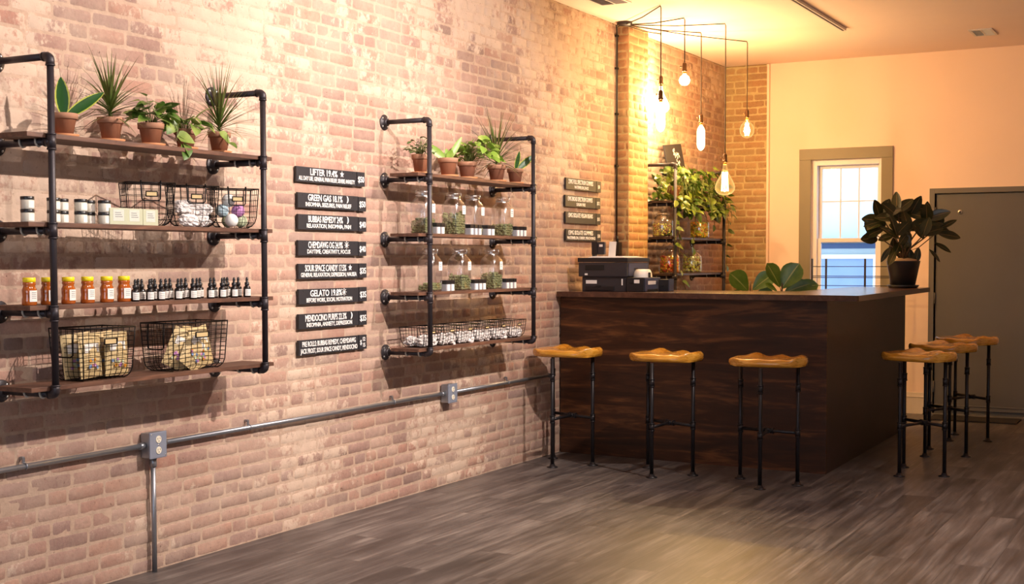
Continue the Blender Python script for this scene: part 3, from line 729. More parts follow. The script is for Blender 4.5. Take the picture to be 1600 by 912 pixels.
# right unit, top shelf
ZT = TOPR[3]
t, z = plant('potted_jade', 'small leafy jade plant in a terracotta pot, leftmost on the jar unit', (xp, yat(657, 271, xp), ZT), .050, .100)
bushy(t, z, 60, .075, .11, 14, 'leaf_small', (.022, .034), 'oval', droop=.2)
t, z = plant('potted_snake_plant', 'snake plant with leaves in a wide V on the jar unit', (xp, yat(700, 274, xp), ZT), .058, .100)
snake(t, z, [(-2.2, .62, .17, .050), (1.0, 1.02, .17, .036), (0, 1.2, .07, .045), (2.4, 1.2, .08, .035)], 'leaf_pothos_bright')
t, z = plant('potted_pothos', 'bright green bushy pothos in a dark terracotta pot on the jar unit', (xp, yat(730, 277, xp), ZT), .058, .092, mats=('terra_dark', 'terra_rim'))
bushy(t, z, 70, .13, .17, 9, 'leaf_pothos_bright', (.055, .08), c=(.03, .05))
t, z = plant('potted_dracaena', 'wispy tall dragon plant in a dark terracotta pot on the jar unit', (xp, yat(776, 280, xp), ZT), .058, .096, mats=('terra_dark', 'terra_rim'))
spiky(t, z, 64, .34, 77, W=.014, up=.04)
t, z = plant('potted_snake_plant', 'small snake plant in a terracotta pot, rightmost on the jar unit', (xp, yat(805, 284, xp), ZT), .052, .088, mats=('terra_dark', 'terra_rim'))
snake(t, z, [(.2, 1.35, .13, .034), (.9, .70, .17, .046)])

# ------------------------------------------------------------------ left unit goods
def sqjar(name='cream_jar'): pass
# stacked cream jars with dark lids (shelf 3)
def round_jar(label, loc, group):
    t = thing('cream_jar', label, 'jar', loc, 0, group)
    b = MB(); b.lathe([(0, 0), (.0235, 0), (.0245, .002), (.0245, .034), (.022, .036), (0, .036)], n=24); b.build('jar_body', 'white_jar', t)
    b = MB(); b.lathe([(.0250, .0355), (.0252, .037), (.0252, .046), (.0240, .0475), (0, .0475)], n=28); b.build('lid', 'black_plastic', t)
    b = MB(); P = [[(.0248*math.cos(a), .0248*math.sin(a), z) for z in (.005, .031)] for a in np.linspace(-.55, .9, 8)]; b.grid(P); b.build('jar_label', 'paper', t)
    return t
first = None; Z3 = TOPS[2]
stacks = [(43, .24, 'by itself left of the post'), (84, .24, 'directly behind the post'), (97, .20, 'behind the post, at the back'), (126.5, .24, 'right of the post'), (139, .185, 'half hidden at the back'), (163.5, .24, 'next to the soap boxes')]
for px, x, ds in stacks:
    for k in range(2):
        y = yat(px, 342, x); lb = f'{"upper" if k else "lower"} round cream jar with dark lid in the stack {ds}'
        loc = (x, y, Z3+k*.0475)
        if first is None: first = round_jar(lb, loc, 'cream jars stacked in pairs')
        else: copy_tree(first, loc, random.uniform(-.2, .2), lb)
# soap boxes
for k, (px, ds) in enumerate([(190, 'left, beside the cream jars'), (214, 'middle'), (238.5, 'right, before the wire baskets')]):
    t = thing('soap_box', f'pale soap box with grey label, {ds} of three on the shelf', 'box', (.245, yat(px, 349, .285), Z3), R(-8+4*k), 'soap boxes')
    b = MB(); b.box((-.03, -.043, 0), (.03, .043, .066), .002); b.build('carton', 'soapbox', t)
    b = MB(); b.box((.03, -.027, .014), (.0306, .025, .060), .0); b.build('carton_label', 'soaplabel', t)
    b = MB(); 
    for q in range(3): b.box((.0306, -.018, .030+q*.008), (.0309, .018-.004*q, .0325+q*.008))
    b.build('print', 'ink', t)
# wire baskets
def basket(label, loc, W, D, H, nw, nd, nh, wr, rz=0.0, group=None, handle=False, tagged=True, round_=.35, side_handle=False):
    """front looks to +x; W along y, D along x"""
    t = thing('wire_basket', label, 'basket', loc, rz, group); cr = H*round_*.55
    def wall(u, h):       # inward offset of the side at height h (rounded foot)
        return 0 if h > cr else (cr-math.sqrt(max(0, cr*cr-(cr-h)**2)))
    def rect(h, ins=0):
        o = wall(0, h)*.75+ins+(1-h/H)*.012; return -D/2+o, D/2-o, -W/2+o, W/2-o
    b = MB(); hs = [0.002]+[H*(k+1)/nh for k in range(nh)]
    for h in hs[1:]:
        x0, x1, y0, y1 = rect(h); r = wr*(1.9 if h == hs[-1] else .7); b.tube([(x0, y0, h), (x1, y0, h), (x1, y1, h), (x0, y1, h), (x0, y0, h)], r, 5)
    for k in range(nw+1):
        f = k/nw; pts = []
        for h in (H, H*.7, cr, cr*.5, cr*.2, .002): x0, x1, y0, y1 = rect(h); pts.append((x1, y0+(y1-y0)*f, h))
        for h in (.002, cr*.2, cr*.5, cr, H*.7, H): x0, x1, y0, y1 = rect(h); pts.append((x0, y0+(y1-y0)*f, h))
        b.tube(pts, wr*(1.5 if k in (0, nw) else .8), 5)
    for k in range(1, nd):
        f = k/nd; pts = []
        for h in (H, H*.7, cr, cr*.5, cr*.2, .002): x0, x1, y0, y1 = rect(h); pts.append((x0+(x1-x0)*f, y0, h))
        for h in (.002, cr*.2, cr*.5, cr, H*.7, H): x0, x1, y0, y1 = rect(h); pts.append((x0+(x1-x0)*f, y1, h))
        b.tube(pts, wr*.8, 5)
    b.build('wire_frame', 'wire', t)
    if tagged:
        zc = H*.74; x1 = rect(zc)[1]+wr*2; w, hh = W*.12, H*.055
        yo = W*.02
        b = MB(); b.tube([(x1, yo-w, zc-hh), (x1, yo+w, zc-hh), (x1, yo+w, zc+hh), (x1, yo-w, zc+hh), (x1, yo-w, zc-hh)], wr*1.6, 5); b.box((x1-.0015, yo-w, zc-hh), (x1-.0005, yo+w, zc+hh)); b.build('label_holder', 'wire', t)
        b = MB(); b.box((x1-.0005, yo-w*.85, zc-hh*.8), (x1+.0005, yo+w*.85, zc+hh*.8)); b.build('label_card', 'kraft', t)
    if handle:
        x1 = D/2+wr*2; w = W*.2; b = MB(); b.tube([(x1-.004, -w, H+.004), (x1+.002, -w, H-.004), (x1+.004, -w*.92, H*.62), (x1+.004, -w*.75, H*.58), (x1+.004, w*.75, H*.58), (x1+.004, w*.92, H*.62), (x1+.002, w, H-.004), (x1-.004, w, H+.004)], wr*1.9, 6)
        for s in (-1, 1): b.lathe([(.004, -.003), (.008, -.002), (.008, .002), (.004, .003)], (x1, s*w, H+.002), 10, 'y')
        b.build('drop_handle', 'wire', t)
    if side_handle:
        y1 = -W/2-wr*2; w = D*.24; b = MB(); b.tube([(-w, y1, H-.002), (-w, y1-.003, H*.5), (-w*.7, y1-.003, H*.46), (w*.7, y1-.003, H*.46), (w, y1-.003, H*.5), (w, y1, H-.002)], wr*1.9, 6); b.build('drop_handle', 'wire', t)
    return t
g = 'wire baskets on the soap shelf'
bk_spec = [(243, 'empty wire basket behind the soap boxes, leftmost of three on its shelf'), (313, 'wire basket full of white parcels, middle one of its shelf'), (376, 'wire basket of round bath bombs at the right end of the shelf')]
bpos = []
for px, lb in bk_spec:
    x = .205; y = yat(px, 335, .25); bpos.append((x, y)); basket(lb, (x, y, Z3+.001), .205, .115, .176, 6, 4, 7, .0016, R(-32), g, True, True, .5)
def pouch(b, w, h, t_, seed, n=7, crumple=.3):
    rng = random.Random(seed); off = Vector((rng.random()*9, rng.random()*9, seed))
    for s in (-1, 1):
        P = []
        for i in range(n+1):
            row = []
            for j in range(n+1):
                u, v = i/n, j/n; k = (math.sin(PI*u)*math.sin(PI*v))**.5 if 0 < u < 1 and 0 < v < 1 else 0
                q = Vector((s*t_/2*k, (u-.5)*w, v*h)); nn = noise.noise(Vector((u*3, v*3, 0))+off)
                row.append((q.x+t_*crumple*nn*k, q.y+w*.02*nn, q.z))
            P.append(row if s > 0 else row)
        b.grid(P)
    return b
def place(o, loc, rot): o.location = loc; o.rotation_euler = rot
def blob(w, h, t_, seed):
    t = bmesh.new(); bmesh.ops.create_icosphere(t, subdivisions=4, radius=1); off = Vector((seed*1.7, seed*.9, 3))
    for v in t.verts:
        p = v.co.copy(); m_ = max(abs(p.x), abs(p.y), abs(p.z)); p = p*(1+.35*(1/m_-1)) ; n1 = abs(noise.noise(p*1.6+off)); n2 = abs(noise.noise(p*4+off))
        p *= .82+.42*n1-.16*n2; v.co = Vector((p.x*t_/2, p.y*w/2, (p.z+.9)*h/2))
    b = MB(); b.add(t, None, False); return b
def bag(name, label, cat, mat, loc, rot, w, h, t_, seed, group=None, parts=None, crumple=.3):
    b = blob(w, h, t_, seed); o = b.build(name, mat); place(o, loc, rot); tag(o, label, cat, group); return o
# white parcels in the middle basket, bath bombs in the right one
x, y = bpos[1]
for k, (dx, dy, dz, rx) in enumerate([(0.02, -.05, .0, 1.3), (.02, .03, .0, 1.45), (-.02, .0, .035, 1.2), (.0, -.05, .06, 1.5), (.015, .05, .05, 1.1)]):
    bag('white_parcel', 'crumpled white parcel heaped in the middle wire basket', 'parcel', 'white_pouch', (x+dx-.005, y+dy, Z3+.006+dz), (R(random.uniform(-10, 10)), rx*.2, R(-32+random.uniform(-15, 15))), .095, .055, .075, 40+k, 'white parcels in the middle basket')
x, y = bpos[2]
for k, (dx, dy, dz, mt, nm) in enumerate([(.03, -.045, 0, 'bath_white', 'white'), (.0, .055, 0, 'bath_green', 'pale green'), (-.028, .0, .0, 'bath_green', 'green'), (.02, .012, .045, 'bath_pink', 'purple'), (-.02, -.05, .045, 'bath_blue', 'pale blue'), (.0, -.03, .09, 'bath_white', 'white')]):
    d = .030
    b = MB(); b.lathe([(d*math.sin(a), d-d*math.cos(a)) for a in np.linspace(0, PI, 13)]+[], n=18)
    for i_, v in enumerate(b.b.verts): v.co += Vector((1, 1, 1))*.0012*noise.noise(v.co*60)
    tag(b.build('bath_bomb', mt, None, (x+dx, y+dy, Z3+.005+dz)), f'{nm} round bath bomb, {["nearest the left corner", "at the right end", "at the back", "resting on two others", "upper left", "topmost"][k]} in the right-hand basket', 'bath bomb', 'bath bombs')
# honey bottles (shelf 2)
Z2 = TOPS[1]
def honey(label, loc, rz):
    t = thing('honey_jar', label, 'jar', loc, rz, 'honey jars with yellow caps')
    b = MB(); b.lathe([(0, 0), (.026, 0), (.029, .004), (.029, .022), (.0265, .032), (.028, .045), (.0285, .058), (.024, .068), (.0225, .073), (.026, .080), (.0235, .087), (.021, .089), (0, .089)], n=24, squash=(.86, 1)); b.build('jar_body', 'honey', t)
    b = MB(); b.lathe([(.0225, .087), (.0235, .088), (.0235, .102), (.022, .104), (0, .104)], n=30); b.build('cap', 'yellow_cap', t)
    b = MB(); P = [[(.0262*math.cos(a), .0300*math.sin(a), z) for z in (.014, .056)] for a in np.linspace(-.62, .62, 7)]; b.grid(P); l = b.build('jar_label', 'paper', t)
    b = MB()
    for q in range(4): b.grid([[(.0267*math.cos(a), .0303*math.sin(a), .026+q*.007+dz) for dz in (0, .0018)] for a in np.linspace(-.35, .35, 5)])
    b.build('print', 'ink', l); return t
h0 = None
for k, (px, lb) in enumerate([(46, 'leftmost honey jar with yellow cap, left of the post'), (75, 'honey jar with yellow cap half hidden by the post'), (107, 'honey jar with yellow cap, first one right of the post'), (137, 'honey jar with yellow cap, second one right of the post'), (167, 'honey jar with yellow cap, third one right of the post'), (194, 'rightmost honey jar with yellow cap, beside the dropper bottles')]):
    loc = (.235, yat(px, 468, .235), Z2)
    if h0 is None: h0 = honey(lb, loc, 0)
    else: copy_tree(h0, loc, random.uniform(-.12, .12), lb)
def dropper(label, loc):
    t = thing('dropper_bottle', label, 'bottle', loc, 0, 'dropper bottles')
    b = MB(); b.lathe([(0, 0), (.0150, 0), (.0165, .002), (.0165, .040), (.0145, .047), (.0085, .051), (.008, .055), (0, .055)], n=18); b.build('bottle_body', 'black_glass', t)
    b = MB(); b.lathe([(.0102, .0535), (.0105, .055), (.0105, .066), (.008, .068), (.0055, .069), (.0062, .077), (.0060, .084), (.0035, .090), (0, .091)], n=16); b.build('dropper', 'black_plastic', t)
    b = MB(); b.grid([[(.0168*math.cos(a), .0168*math.sin(a), z) for z in (.007, .037)] for a in np.linspace(-1.35, 1.35, 12)]); l = b.build('bottle_label', 'paper', t)
    b = MB()
    for q in range(3): b.grid([[(.0171*math.cos(a), .0171*math.sin(a), .014+q*.007+dz) for dz in (0, .0014)] for a in np.linspace(-1.0, .2, 6)])
    b.build('print', 'ink', l); return t
front = [211.3, 234.2, 251.6, 278.4, 301.5, 329, 347.4, 365.8, 386]
behind = [[(221.5, 1), (216, 2)], [(242, 1), (237.5, 2)], [(259, 1), (265.5, 2)], [(283.5, 1), (290, 2)], [(307.8, 1), (312.6, 2)], [(334.7, 1)], [(351, 1), (355.3, 2)], [(372.4, 1)], []]
d0 = None; names = ['first', 'second', 'third', 'fourth', 'fifth', 'sixth', 'seventh', 'eighth', 'ninth']
for gi, (px, bl) in enumerate(zip(front, behind)):
    for px2, row in [(px, 0)]+bl:
        x = .262-.052*row; loc = (x, yat(px2, 460, x), Z2)
        where = ['front', 'middle', 'back'][row]
        lb = f'black dropper bottle with white label, {where} one of the {names[gi]} cluster from the honey jars'
        if gi == 8: lb = 'black dropper bottle with white label standing alone at the right end of the shelf'
        if d0 is None: d0 = dropper(lb, loc)
        else: copy_tree(d0, loc, 0, lb)
# kraft pouches in two large baskets (shelf 1)
Z1 = TOPS[0]; g = 'large wire baskets of kraft pouches'
kb = []
for (pa, pb, py), lb in [((131, 213, 590), 'large wire basket of kraft pouches at the left of the bottom shelf'), ((272, 357, 575), 'large wire basket of tumbled kraft pouches at the right of the bottom shelf')]:
    y0, y1 = yat(pa, py, .29), yat(pb, py, .29); yc = (y0+y1)/2; kb.append((.195, yc, y1-y0))
    basket(lb, (.195, yc, Z1+.001), y1-y0, .185, .205, 9, 6, 11, .0017, 0, g, False, True, .35, True)
def kpouch(label, loc, rot, seed, blobs=True):
    t = thing('kraft_pouch', label, 'pouch', loc, 0, 'kraft pouches'); t.rotation_euler = rot
    b = pouch(MB(), .125, .175, .035, seed, 9, .15); b.build('pouch_bag', 'kraft', t)
    b = MB(); b.grid([[(.0155, y, z) for z in (.10, .135)] for y in (-.045, .035)]); b.grid([[(-.0155, y, z) for z in (.10, .135)] for y in (-.045, .035)]); b.build('pouch_label', 'paper', t)
    rng = random.Random(seed); b = MB(); b.mats = ['bath_pink', 'bath_green', 'candy_orange', 'facade_blue']
    for k in range(9):
        b.mi = rng.randrange(4); yy, zz = rng.uniform(-.04, .03), rng.uniform(.035, .075); b.lathe([(.007, .0178), (.007, .0186)], (0, yy, zz), 8, 'x')
    b.build('picture_print', None, t); return t
x, y, W_ = kb[0]
for k, (dy, dx, rz, ry, lb) in enumerate([(.075, .055, 0, -.05, 'upright kraft pouch with white label, front right in the left basket'), (-.06, .055, .1, -.05, 'upright kraft pouch at the front left of the left basket'), (.05, .01, .05, -.03, 'kraft pouch behind the front right one in the left basket'), (-.07, .0, -.3, .0, 'kraft pouch leaning at the back left of the left basket')]):
    kpouch(lb, (x+dx, y+dy, Z1+.012), (R(2*k), ry, rz), 60+k)
x, y, W_ = kb[1]
for k, (dy, dx, dz, rx, ry, rz, lb) in enumerate([(.07, .05, .01, -.18, -.1, .05, 'kraft pouch standing at the right of the right basket'), (-.045, .055, .012, .62, -.12, .0, 'kraft pouch tipped sideways at the front of the right basket'), (-.085, .01, .01, .45, -.05, -.3, 'kraft pouch leaning at the left of the right basket'), (.02, .0, .01, .1, 0, .2, 'kraft pouch at the back of the right basket')]):
    kpouch(lb, (x+dx, y+dy, Z1+dz), (-rx, ry, rz), 80+k)

# ------------------------------------------------------------------ right unit goods
def glass_jar(label, loc, fill, seed, lid=True):
    t = thing('glass_jar', label, 'jar', loc, 0, 'tall glass storage jars'); w = .056; H = .245
    b = MB()
    def ring(hw, z, rr, n=6):
        pts = []
        for cx_, cy_, a0 in ((1, 1, 0), (-1, 1, PI/2), (-1, -1, PI), (1, -1, 1.5*PI)):
            for k in range(n): a = a0+k/(n-1)*PI/2; pts.append((cx_*(hw-rr)+rr*math.cos(a), cy_*(hw-rr)+rr*math.sin(a), z))
        return [b.b.verts.new(p) for p in pts]
    prof = [(w*.9, 0, .02), (w, .008, .02), (w, .165, .02), (w*.93, .185, .03), (.042, .203, .041), (.040, .212, .0399), (.040, .224, .0399)]
    R_ = [ring(a, z, rr) for a, z, rr in prof]; n = len(R_[0])
    for i in range(len(R_)-1):
        for k in range(n): b.face([R_[i][k], R_[i][(k+1) % n], R_[i+1][(k+1) % n], R_[i+1][k]], smooth=True)
    b.face(R_[0][::-1]); b.build('jar_body', 'glass_clear', t)
    b = MB(); b.lathe([(.043, .2245), (.0455, .227), (.0455, .236), (.040, .243), (0, .245)], n=24); b.build('lid', 'glass_clear', t)
    b = MB(); b.tube([(.042*math.cos(a), .042*math.sin(a), .214) for a in np.linspace(0, 2*PI, 21)], .0016, 5); b.tube([(.045, 0, .214), (.050, 0, .222), (.050, 0, .236), (.044, .0, .242)], .0018, 5); b.build('clasp', 'screw', t)
    b = MB(); b.box((w+.0004, .005, .118), (w+.0012, .040, .168)); l = b.build('jar_label', 'paper', t)
    b = MB(); b.box((w+.0012, .012, .150), (w+.0015, .032, .154)); b.box((w+.0012, .012, .138), (w+.0015, .030, .142)); b.box((w+.0012, .014, .128), (w+.0015, .024, .131)); b.build('print', 'ink', l)
    # dried buds inside
    rng = random.Random(seed); b = MB(); hgt = fill
    pts = [Vector((-.0415+i*.0138, -.0415+j*.0138, .012+k*.0135)) for k in range(max(2, int(fill/.0135))) for i in range(7) for j in range(7) if i in (0, 6) or j in (0, 6) or k >= int(fill/.0135)-2]
    for p in pts:
        if p.z > fill*(.80+.25*noise.noise(p*20+Vector((seed, 0, 0)))): continue
        r = rng.uniform(.008, .0115); p = p+Vector((rng.uniform(-.003, .003), rng.uniform(-.003, .003), rng.uniform(-.003, .003)))
        t2 = bmesh.new(); bmesh.ops.create_icosphere(t2, subdivisions=1, radius=r)
        for v in t2.verts: v.co *= rng.uniform(.75, 1.25)
        b.add(t2, Matrix.Translation(p), True)
    o = b.build('dried_buds', 'herb', None, loc); tag(o, 'dried buds in the jar '+label.replace('tall glass jar ', ''), 'dried herbs', 'dried buds in the glass jars', 'stuff')
    return t
def small_cluster(px, py, x, n, zt, where, x2=.255):
    global sj
    for k in range(n):
        loc = (x2, yat(px, py, x2)+k*.047, zt); lb = f'{["left", "middle", "right"][k] if n == 3 else ["left", "right"][k]} small black-lidded jar {where}'
        if sj is None:
            sj = thing('small_jar', lb, 'jar', loc, 0, 'small black-lidded jars')
            b = MB(); b.box((-.02, -.02, 0), (.02, .02, .040), .004); b.build('jar_body', 'sample_glass', sj)
            b = MB(); b.box((-.0215, -.0215, .040), (.0215, .0215, .062), .003); b.build('lid', 'black_plastic', sj)
            b = MB(); b.box((.0202, -.010, .002), (.0208, .017, .038)); b.build('jar_label', 'paper', sj)
        else: copy_tree(sj, loc, random.uniform(-.06, .06), lb)
simple('sample_glass', (150, 146, 150), .15, 0, .1)
sj = None
R3, R2, R1 = TOPR[2], TOPR[1], TOPR[0]
for k, (px, x, f, lb) in enumerate([(661, .20, .10, 'leftmost of the upper jar shelf, behind the post'), (709, .215, .145, 'second from left on the upper jar shelf, over half full'), (739, .19, .06, 'third from left on the upper jar shelf'), (785, .205, .085, 'rightmost of the upper jar shelf')]):
    glass_jar('tall glass jar '+lb, (x, yat(px, 364, x), R3), f, k)
for k, (px, x, f, lb) in enumerate([(672, .20, .05, 'leftmost of the lower jar shelf, behind the post'), (718, .205, .105, 'middle of the lower jar shelf'), (768, .205, .115, 'rightmost of the lower jar shelf')]):
    glass_jar('tall glass jar '+lb, (x, yat(px, 453, x), R2), f, 20+k)
for px, n, wh, zt, py in [(680.5, 2, 'behind the post on the upper jar shelf', R3, 364), (733, 3, 'of the cluster mid upper shelf, beside the third tall jar', R3, 365), (760, 2, 'just left of the rightmost tall jar, upper shelf', R3, 365), (805, 3, 'at the right end of the upper jar shelf', R3, 366), (696, 2, 'between first and second tall jars, lower shelf', R2, 455), (740, 3, 'between middle and right tall jars, lower shelf', R2, 452), (789, 3, 'at the right end of the lower jar shelf', R2, 450)]:
    small_cluster(px, py, .255, n, zt, wh)
g = 'six small wire baskets on the bottom shelf'
for k in range(6):
    wh = ['leftmost', 'second from left', 'third from left', 'third from right', 'second from right', 'rightmost'][k]
    yc = 6.215+k*.205+.01; xc = .195
    basket(f'small wire basket of white packets, {wh} of six on the bottom shelf', (xc, yc, R1+.001), .185, .165, .112, 6, 4, 6, .0014, 0, g, False, True, .6)
    for q, (dx, dy, dz, rx, ry) in enumerate([(.045, -.02, .0, .1, .35), (.02, .03, .002, -.2, .2), (-.02, -.03, .004, .3, .1), (.055, .035, .0, -.3, .45)]):
        bag('white_packet', f'white packet heaped in the {wh} small wire basket', 'packet', 'white_pouch', (xc+dx-.02, yc+dy, R1+.004+dz), (rx*.4, ry*.4, random.uniform(-.3, .3)), .092, .056+.01*(q % 2), .075, 100+k*5+q, 'white packets in the small baskets')

# ------------------------------------------------------------------ counter
CYF, CXR, CYE, CT = 8.32, 1.951, 10.75, 1.15
c = thing('counter', 'dark stained plywood service counter with a front and a side panel', 'counter', (0, CYF, 0))
b = MB()
vs = [(0.014, 8.368), (CXR, 8.275), (CXR, 8.30), (.014, 8.393)]
b.poly([(x, y-CYF) for x, y in vs], 0.0, CT-.036); b.build('front_panel', 'counter_ply', c)
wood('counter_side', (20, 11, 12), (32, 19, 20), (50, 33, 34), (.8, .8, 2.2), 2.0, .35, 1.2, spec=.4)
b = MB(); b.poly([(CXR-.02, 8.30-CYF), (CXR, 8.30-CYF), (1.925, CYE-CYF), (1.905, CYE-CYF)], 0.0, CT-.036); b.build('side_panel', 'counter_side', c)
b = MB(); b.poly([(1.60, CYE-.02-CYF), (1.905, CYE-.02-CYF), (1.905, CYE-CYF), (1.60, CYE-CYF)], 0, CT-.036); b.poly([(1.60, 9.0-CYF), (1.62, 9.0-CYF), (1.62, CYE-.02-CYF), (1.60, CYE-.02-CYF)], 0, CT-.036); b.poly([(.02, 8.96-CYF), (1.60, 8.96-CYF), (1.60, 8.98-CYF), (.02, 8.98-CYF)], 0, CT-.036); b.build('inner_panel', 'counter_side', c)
b = MB(); b.poly([(.012, 8.31), (2.179, 8.115), (2.187, 8.13), (2.115, 10.76), (1.49, 10.76), (1.54, 9.06), (.012, 9.06)], CT-.036, CT)
for v in b.b.verts: pass
tag(b.build('countertop', 'counter_top'), 'brown wooden countertop running along the counter and out to an overhang', 'countertop')

# stools
def make_stool(label, loc, rz):
    t = thing('bar_stool', label, 'stool', loc, rz, 'pipe-legged bar stools')
    A, B_, C_ = (0, 0), (.2, .2), (-.17, .35); cx_, cy_ = .022, .185
    # carved seat: thick slab with scooped leg hollows and a wavy raised back edge
    W, D, th, z0 = .47, .34, .048, .728; b = MB(); nu, nv = 36, 20
    def outline(u, v):      # u along width, v front(-1)..back(1): superellipse map
        a = math.copysign(abs(u)**1.0, u); k = (1-abs(v)**4*.16); j = (1-abs(u)**3.2*.42)
        return Vector((u*W/2*k, v*D/2*j))
    def top(u, v):
        bk_ = max(0, min(1, (v+.1)/.8)); g = lambda c_, s_: math.exp(-((u-c_)/s_)**2)
        h = bk_*(.026*g(-.42, .20)+.016*g(.28, .20)) + .018*g(.92, .2) + .004*g(-1, .2)
        h -= .006*g(.62, .16)+.004*g(-.05, .14)*bk_
        h += .002*math.sin(9*u+3*v)
        e = max(abs(u), abs(v)); r = .014*max(0, (e-.86)/.14)**2
        return th+h-r
    T, Bt = [], []
    for i in range(nu+1):
        u = -1+2*i/nu; T.append([]); Bt.append([])
        for j in range(nv+1):
            v = -1+2*j/nv; p = outline(u, v); T[-1].append((cx_+p.x, cy_+p.y, z0+top(u, v))); e = max(abs(u), abs(v)); Bt[-1].append((cx_+p.x*.985, cy_+p.y*.985, z0+.006*max(0, (e-.9)/.1)))
    b.grid(T); b.grid([r[::-1] for r in Bt])
    edge = [(i, 0) for i in range(nu+1)]+[(nu, j) for j in range(1, nv+1)]+[(i, nv) for i in range(nu-1, -1, -1)]+[(0, j) for j in range(nv-1, 0, -1)]
    P = []
    for i, j in edge+[edge[0]]:
        a, d = Vector(Bt[i][j]), Vector(T[i][j]); m_ = a.lerp(d, .5); m_.x += (m_.x-cx_)*.015; m_.y += (m_.y-cy_)*.015; P.append([a, m_, d])
    b.grid(P); bmesh.ops.remove_doubles(b.b, verts=b.b.verts, dist=.0004); b.build('seat', 'seat_wood', t)
    for q in (A, B_, C_):
        x, y = q; b = MB(); b.tube([(x, y, .004), (x, y, z0-.004)], .0125, 10)
        for z in (.32, .60):
            b.tube([(x, y, z-.022), (x, y, z+.022)], .0165, 10)
            for k in (-.022, .022): b.tube([(x, y, z+k-.003), (x, y, z+k+.003)], .019, 10)
        b.lathe([(.036, 0), (.036, .005), (.020, .010), (.016, .024), (.012, .024)], (x, y, 0), 18); b.build('leg', 'pipe_black', t)
    md = ((B_[0]+C_[0])/2, (B_[1]+C_[1])/2, .32)
    b = MB(); b.tube([(*B_, .32), md, (*C_, .32)], .0105, 8); b.tube([(*A, .32), md], .0105, 8)
    dv = (Vector((*B_, .32))-Vector((*C_, .32))).normalized(); mv = Vector(md); b.tube([mv-dv*.03, mv+dv*.03], .0165, 10)
    for k in (-.03, .03): b.tube([mv+dv*(k-.004), mv+dv*(k+.004)], .019, 10)
    da = (Vector((*A, .32))-mv).normalized(); b.tube([mv, mv+da*.03], .0165, 10); b.build('footrest', 'pipe_black', t)
    return t
s0 = None
for (x, y, rz, lb) in [(.278, 7.711, 0, 'bar stool nearest the brick wall, in front of the counter'), (1.015, 7.639, 0, 'middle bar stool of the three along the counter front'), (1.746, 7.556, 10, 'bar stool at the right of the counter front, by the corner'), (2.383, 8.417, -18, 'nearest bar stool of the three at the side of the counter'), (2.36, 9.351, -19, 'middle bar stool of the three at the side of the counter'), (2.365, 10.248, -22, 'farthest bar stool, close to the grey door')]:
    if s0 is None: s0 = make_stool(lb, (x, y, 0), R(rz))
    else: copy_tree(s0, (x, y, 0), R(rz), lb)

# printer
def dev_box(p, name, lo, hi, mat, bev=.004): b = MB(); b.box(lo, hi, bev); return b.build(name, mat, p)
pr = thing('printer', 'large black multifunction printer at the left end of the counter', 'printer', (.13, 8.42, CT))
dev_box(pr, 'lower_body', (.02, .02, 0), (.36, .40, .105), 'printer', .006)
dev_box(pr, 'upper_body', (0, 0, .105), (.375, .40, .205), 'printer', .008)
dev_box(pr, 'scanner_lid', (-.005, -.005, .207), (.38, .405, .238), 'printer_dark', .006)
dev_box(pr, 'output_slot', (.055, -.003, .150), (.20, .01, .188), 'dark', .003)
dev_box(pr, 'paper_tray', (.05, .012, .008), (.27, .03, .038), 'printer_dark', .003)
dev_box(pr, 'tray_handle', (.13, .008, .03), (.17, .016, .042), 'dark', .002)
dev_box(pr, 'sticker', (.05, .0185, .055), (.135, .0205, .080), 'paper', .0)
dev_box(pr, 'sticker', (.05, -.0015, .115), (.072, .0005, .128), 'paper', .0)
dev_box(pr, 'sticker', (.325, .0185, .045), (.335, .0205, .09), 'paper', .0)
dev_box(pr, 'side_panel', (.374, .03, .02+.09), (.378, .37, .198), 'device_blue', .002)
dev_box(pr, 'side_grip', (.376, .12, .150), (.380, .19, .166), 'dark', .001)
b = MB()
for k in range(5): b.box((.06+.006*k, .03+.004*k, .2385+k*.0022), (.35-.008*k, .36-.005*k, .2405+k*.0022), .0, Matrix.Rotation(R(k-2), 4, 'Z'))
o = b.build('paper_stack', 'paper', None, (.13, 8.42, CT)); tag(o, 'loose stack of white papers lying on the printer', 'papers')
t = thing('card_reader', 'black card reader standing upright on top of the printer', 'device', (.20, 8.49, CT+.238))
dev_box(t, 'reader_body', (0, 0, .02), (.045, .03, .115), 'black_plastic', .004); dev_box(t, 'reader_face', (.050, -.002, .022), (.10, .028, .113), 'printer', .006); dev_box(t, 'reader_screen', (.062, -.0045, .078), (.088, -.0015, .095), 'paper', .001); dev_box(t, 'reader_stand', (.004, 0, 0), (.030, .03, .02), 'black_plastic', .002); dev_box(t, 'reader_bridge', (.044, .004, .03), (.052, .026, .10), 'black_plastic', .001)
b = MB(); b.grid([[(.0, y, z) for z in np.linspace(0, .105, 4)] for y in np.linspace(0, .05, 3)])
b2 = MB(); b2.box((0, 0, 0), (.055, .0012, .105), 0, Matrix.Rotation(R(-10), 4, 'X')); b.b.free()
o = b2.build('paper_slip', 'paper', None, (.315, 8.525, CT+.249)); tag(o, 'curled white paper slip standing behind the card reader', 'paper')
lp = thing('label_printer', 'dark label printer with a white paper roll beside the big printer', 'printer', (.50, 8.42, CT))
dev_box(lp, 'printer_body', (0, 0, 0), (.135, .30, .10), 'printer_dark', .006); dev_box(lp, 'side_cover', (.1345, .01, .004), (.139, .29, .097), 'device_blue', .004)
dev_box(lp, 'front_slot', (.02, -.002, .055), (.105, .01, .072), 'dark', .003); dev_box(lp, 'slot_paper', (.06, -.004, .06), (.10, -.001, .085), 'paper', .002)
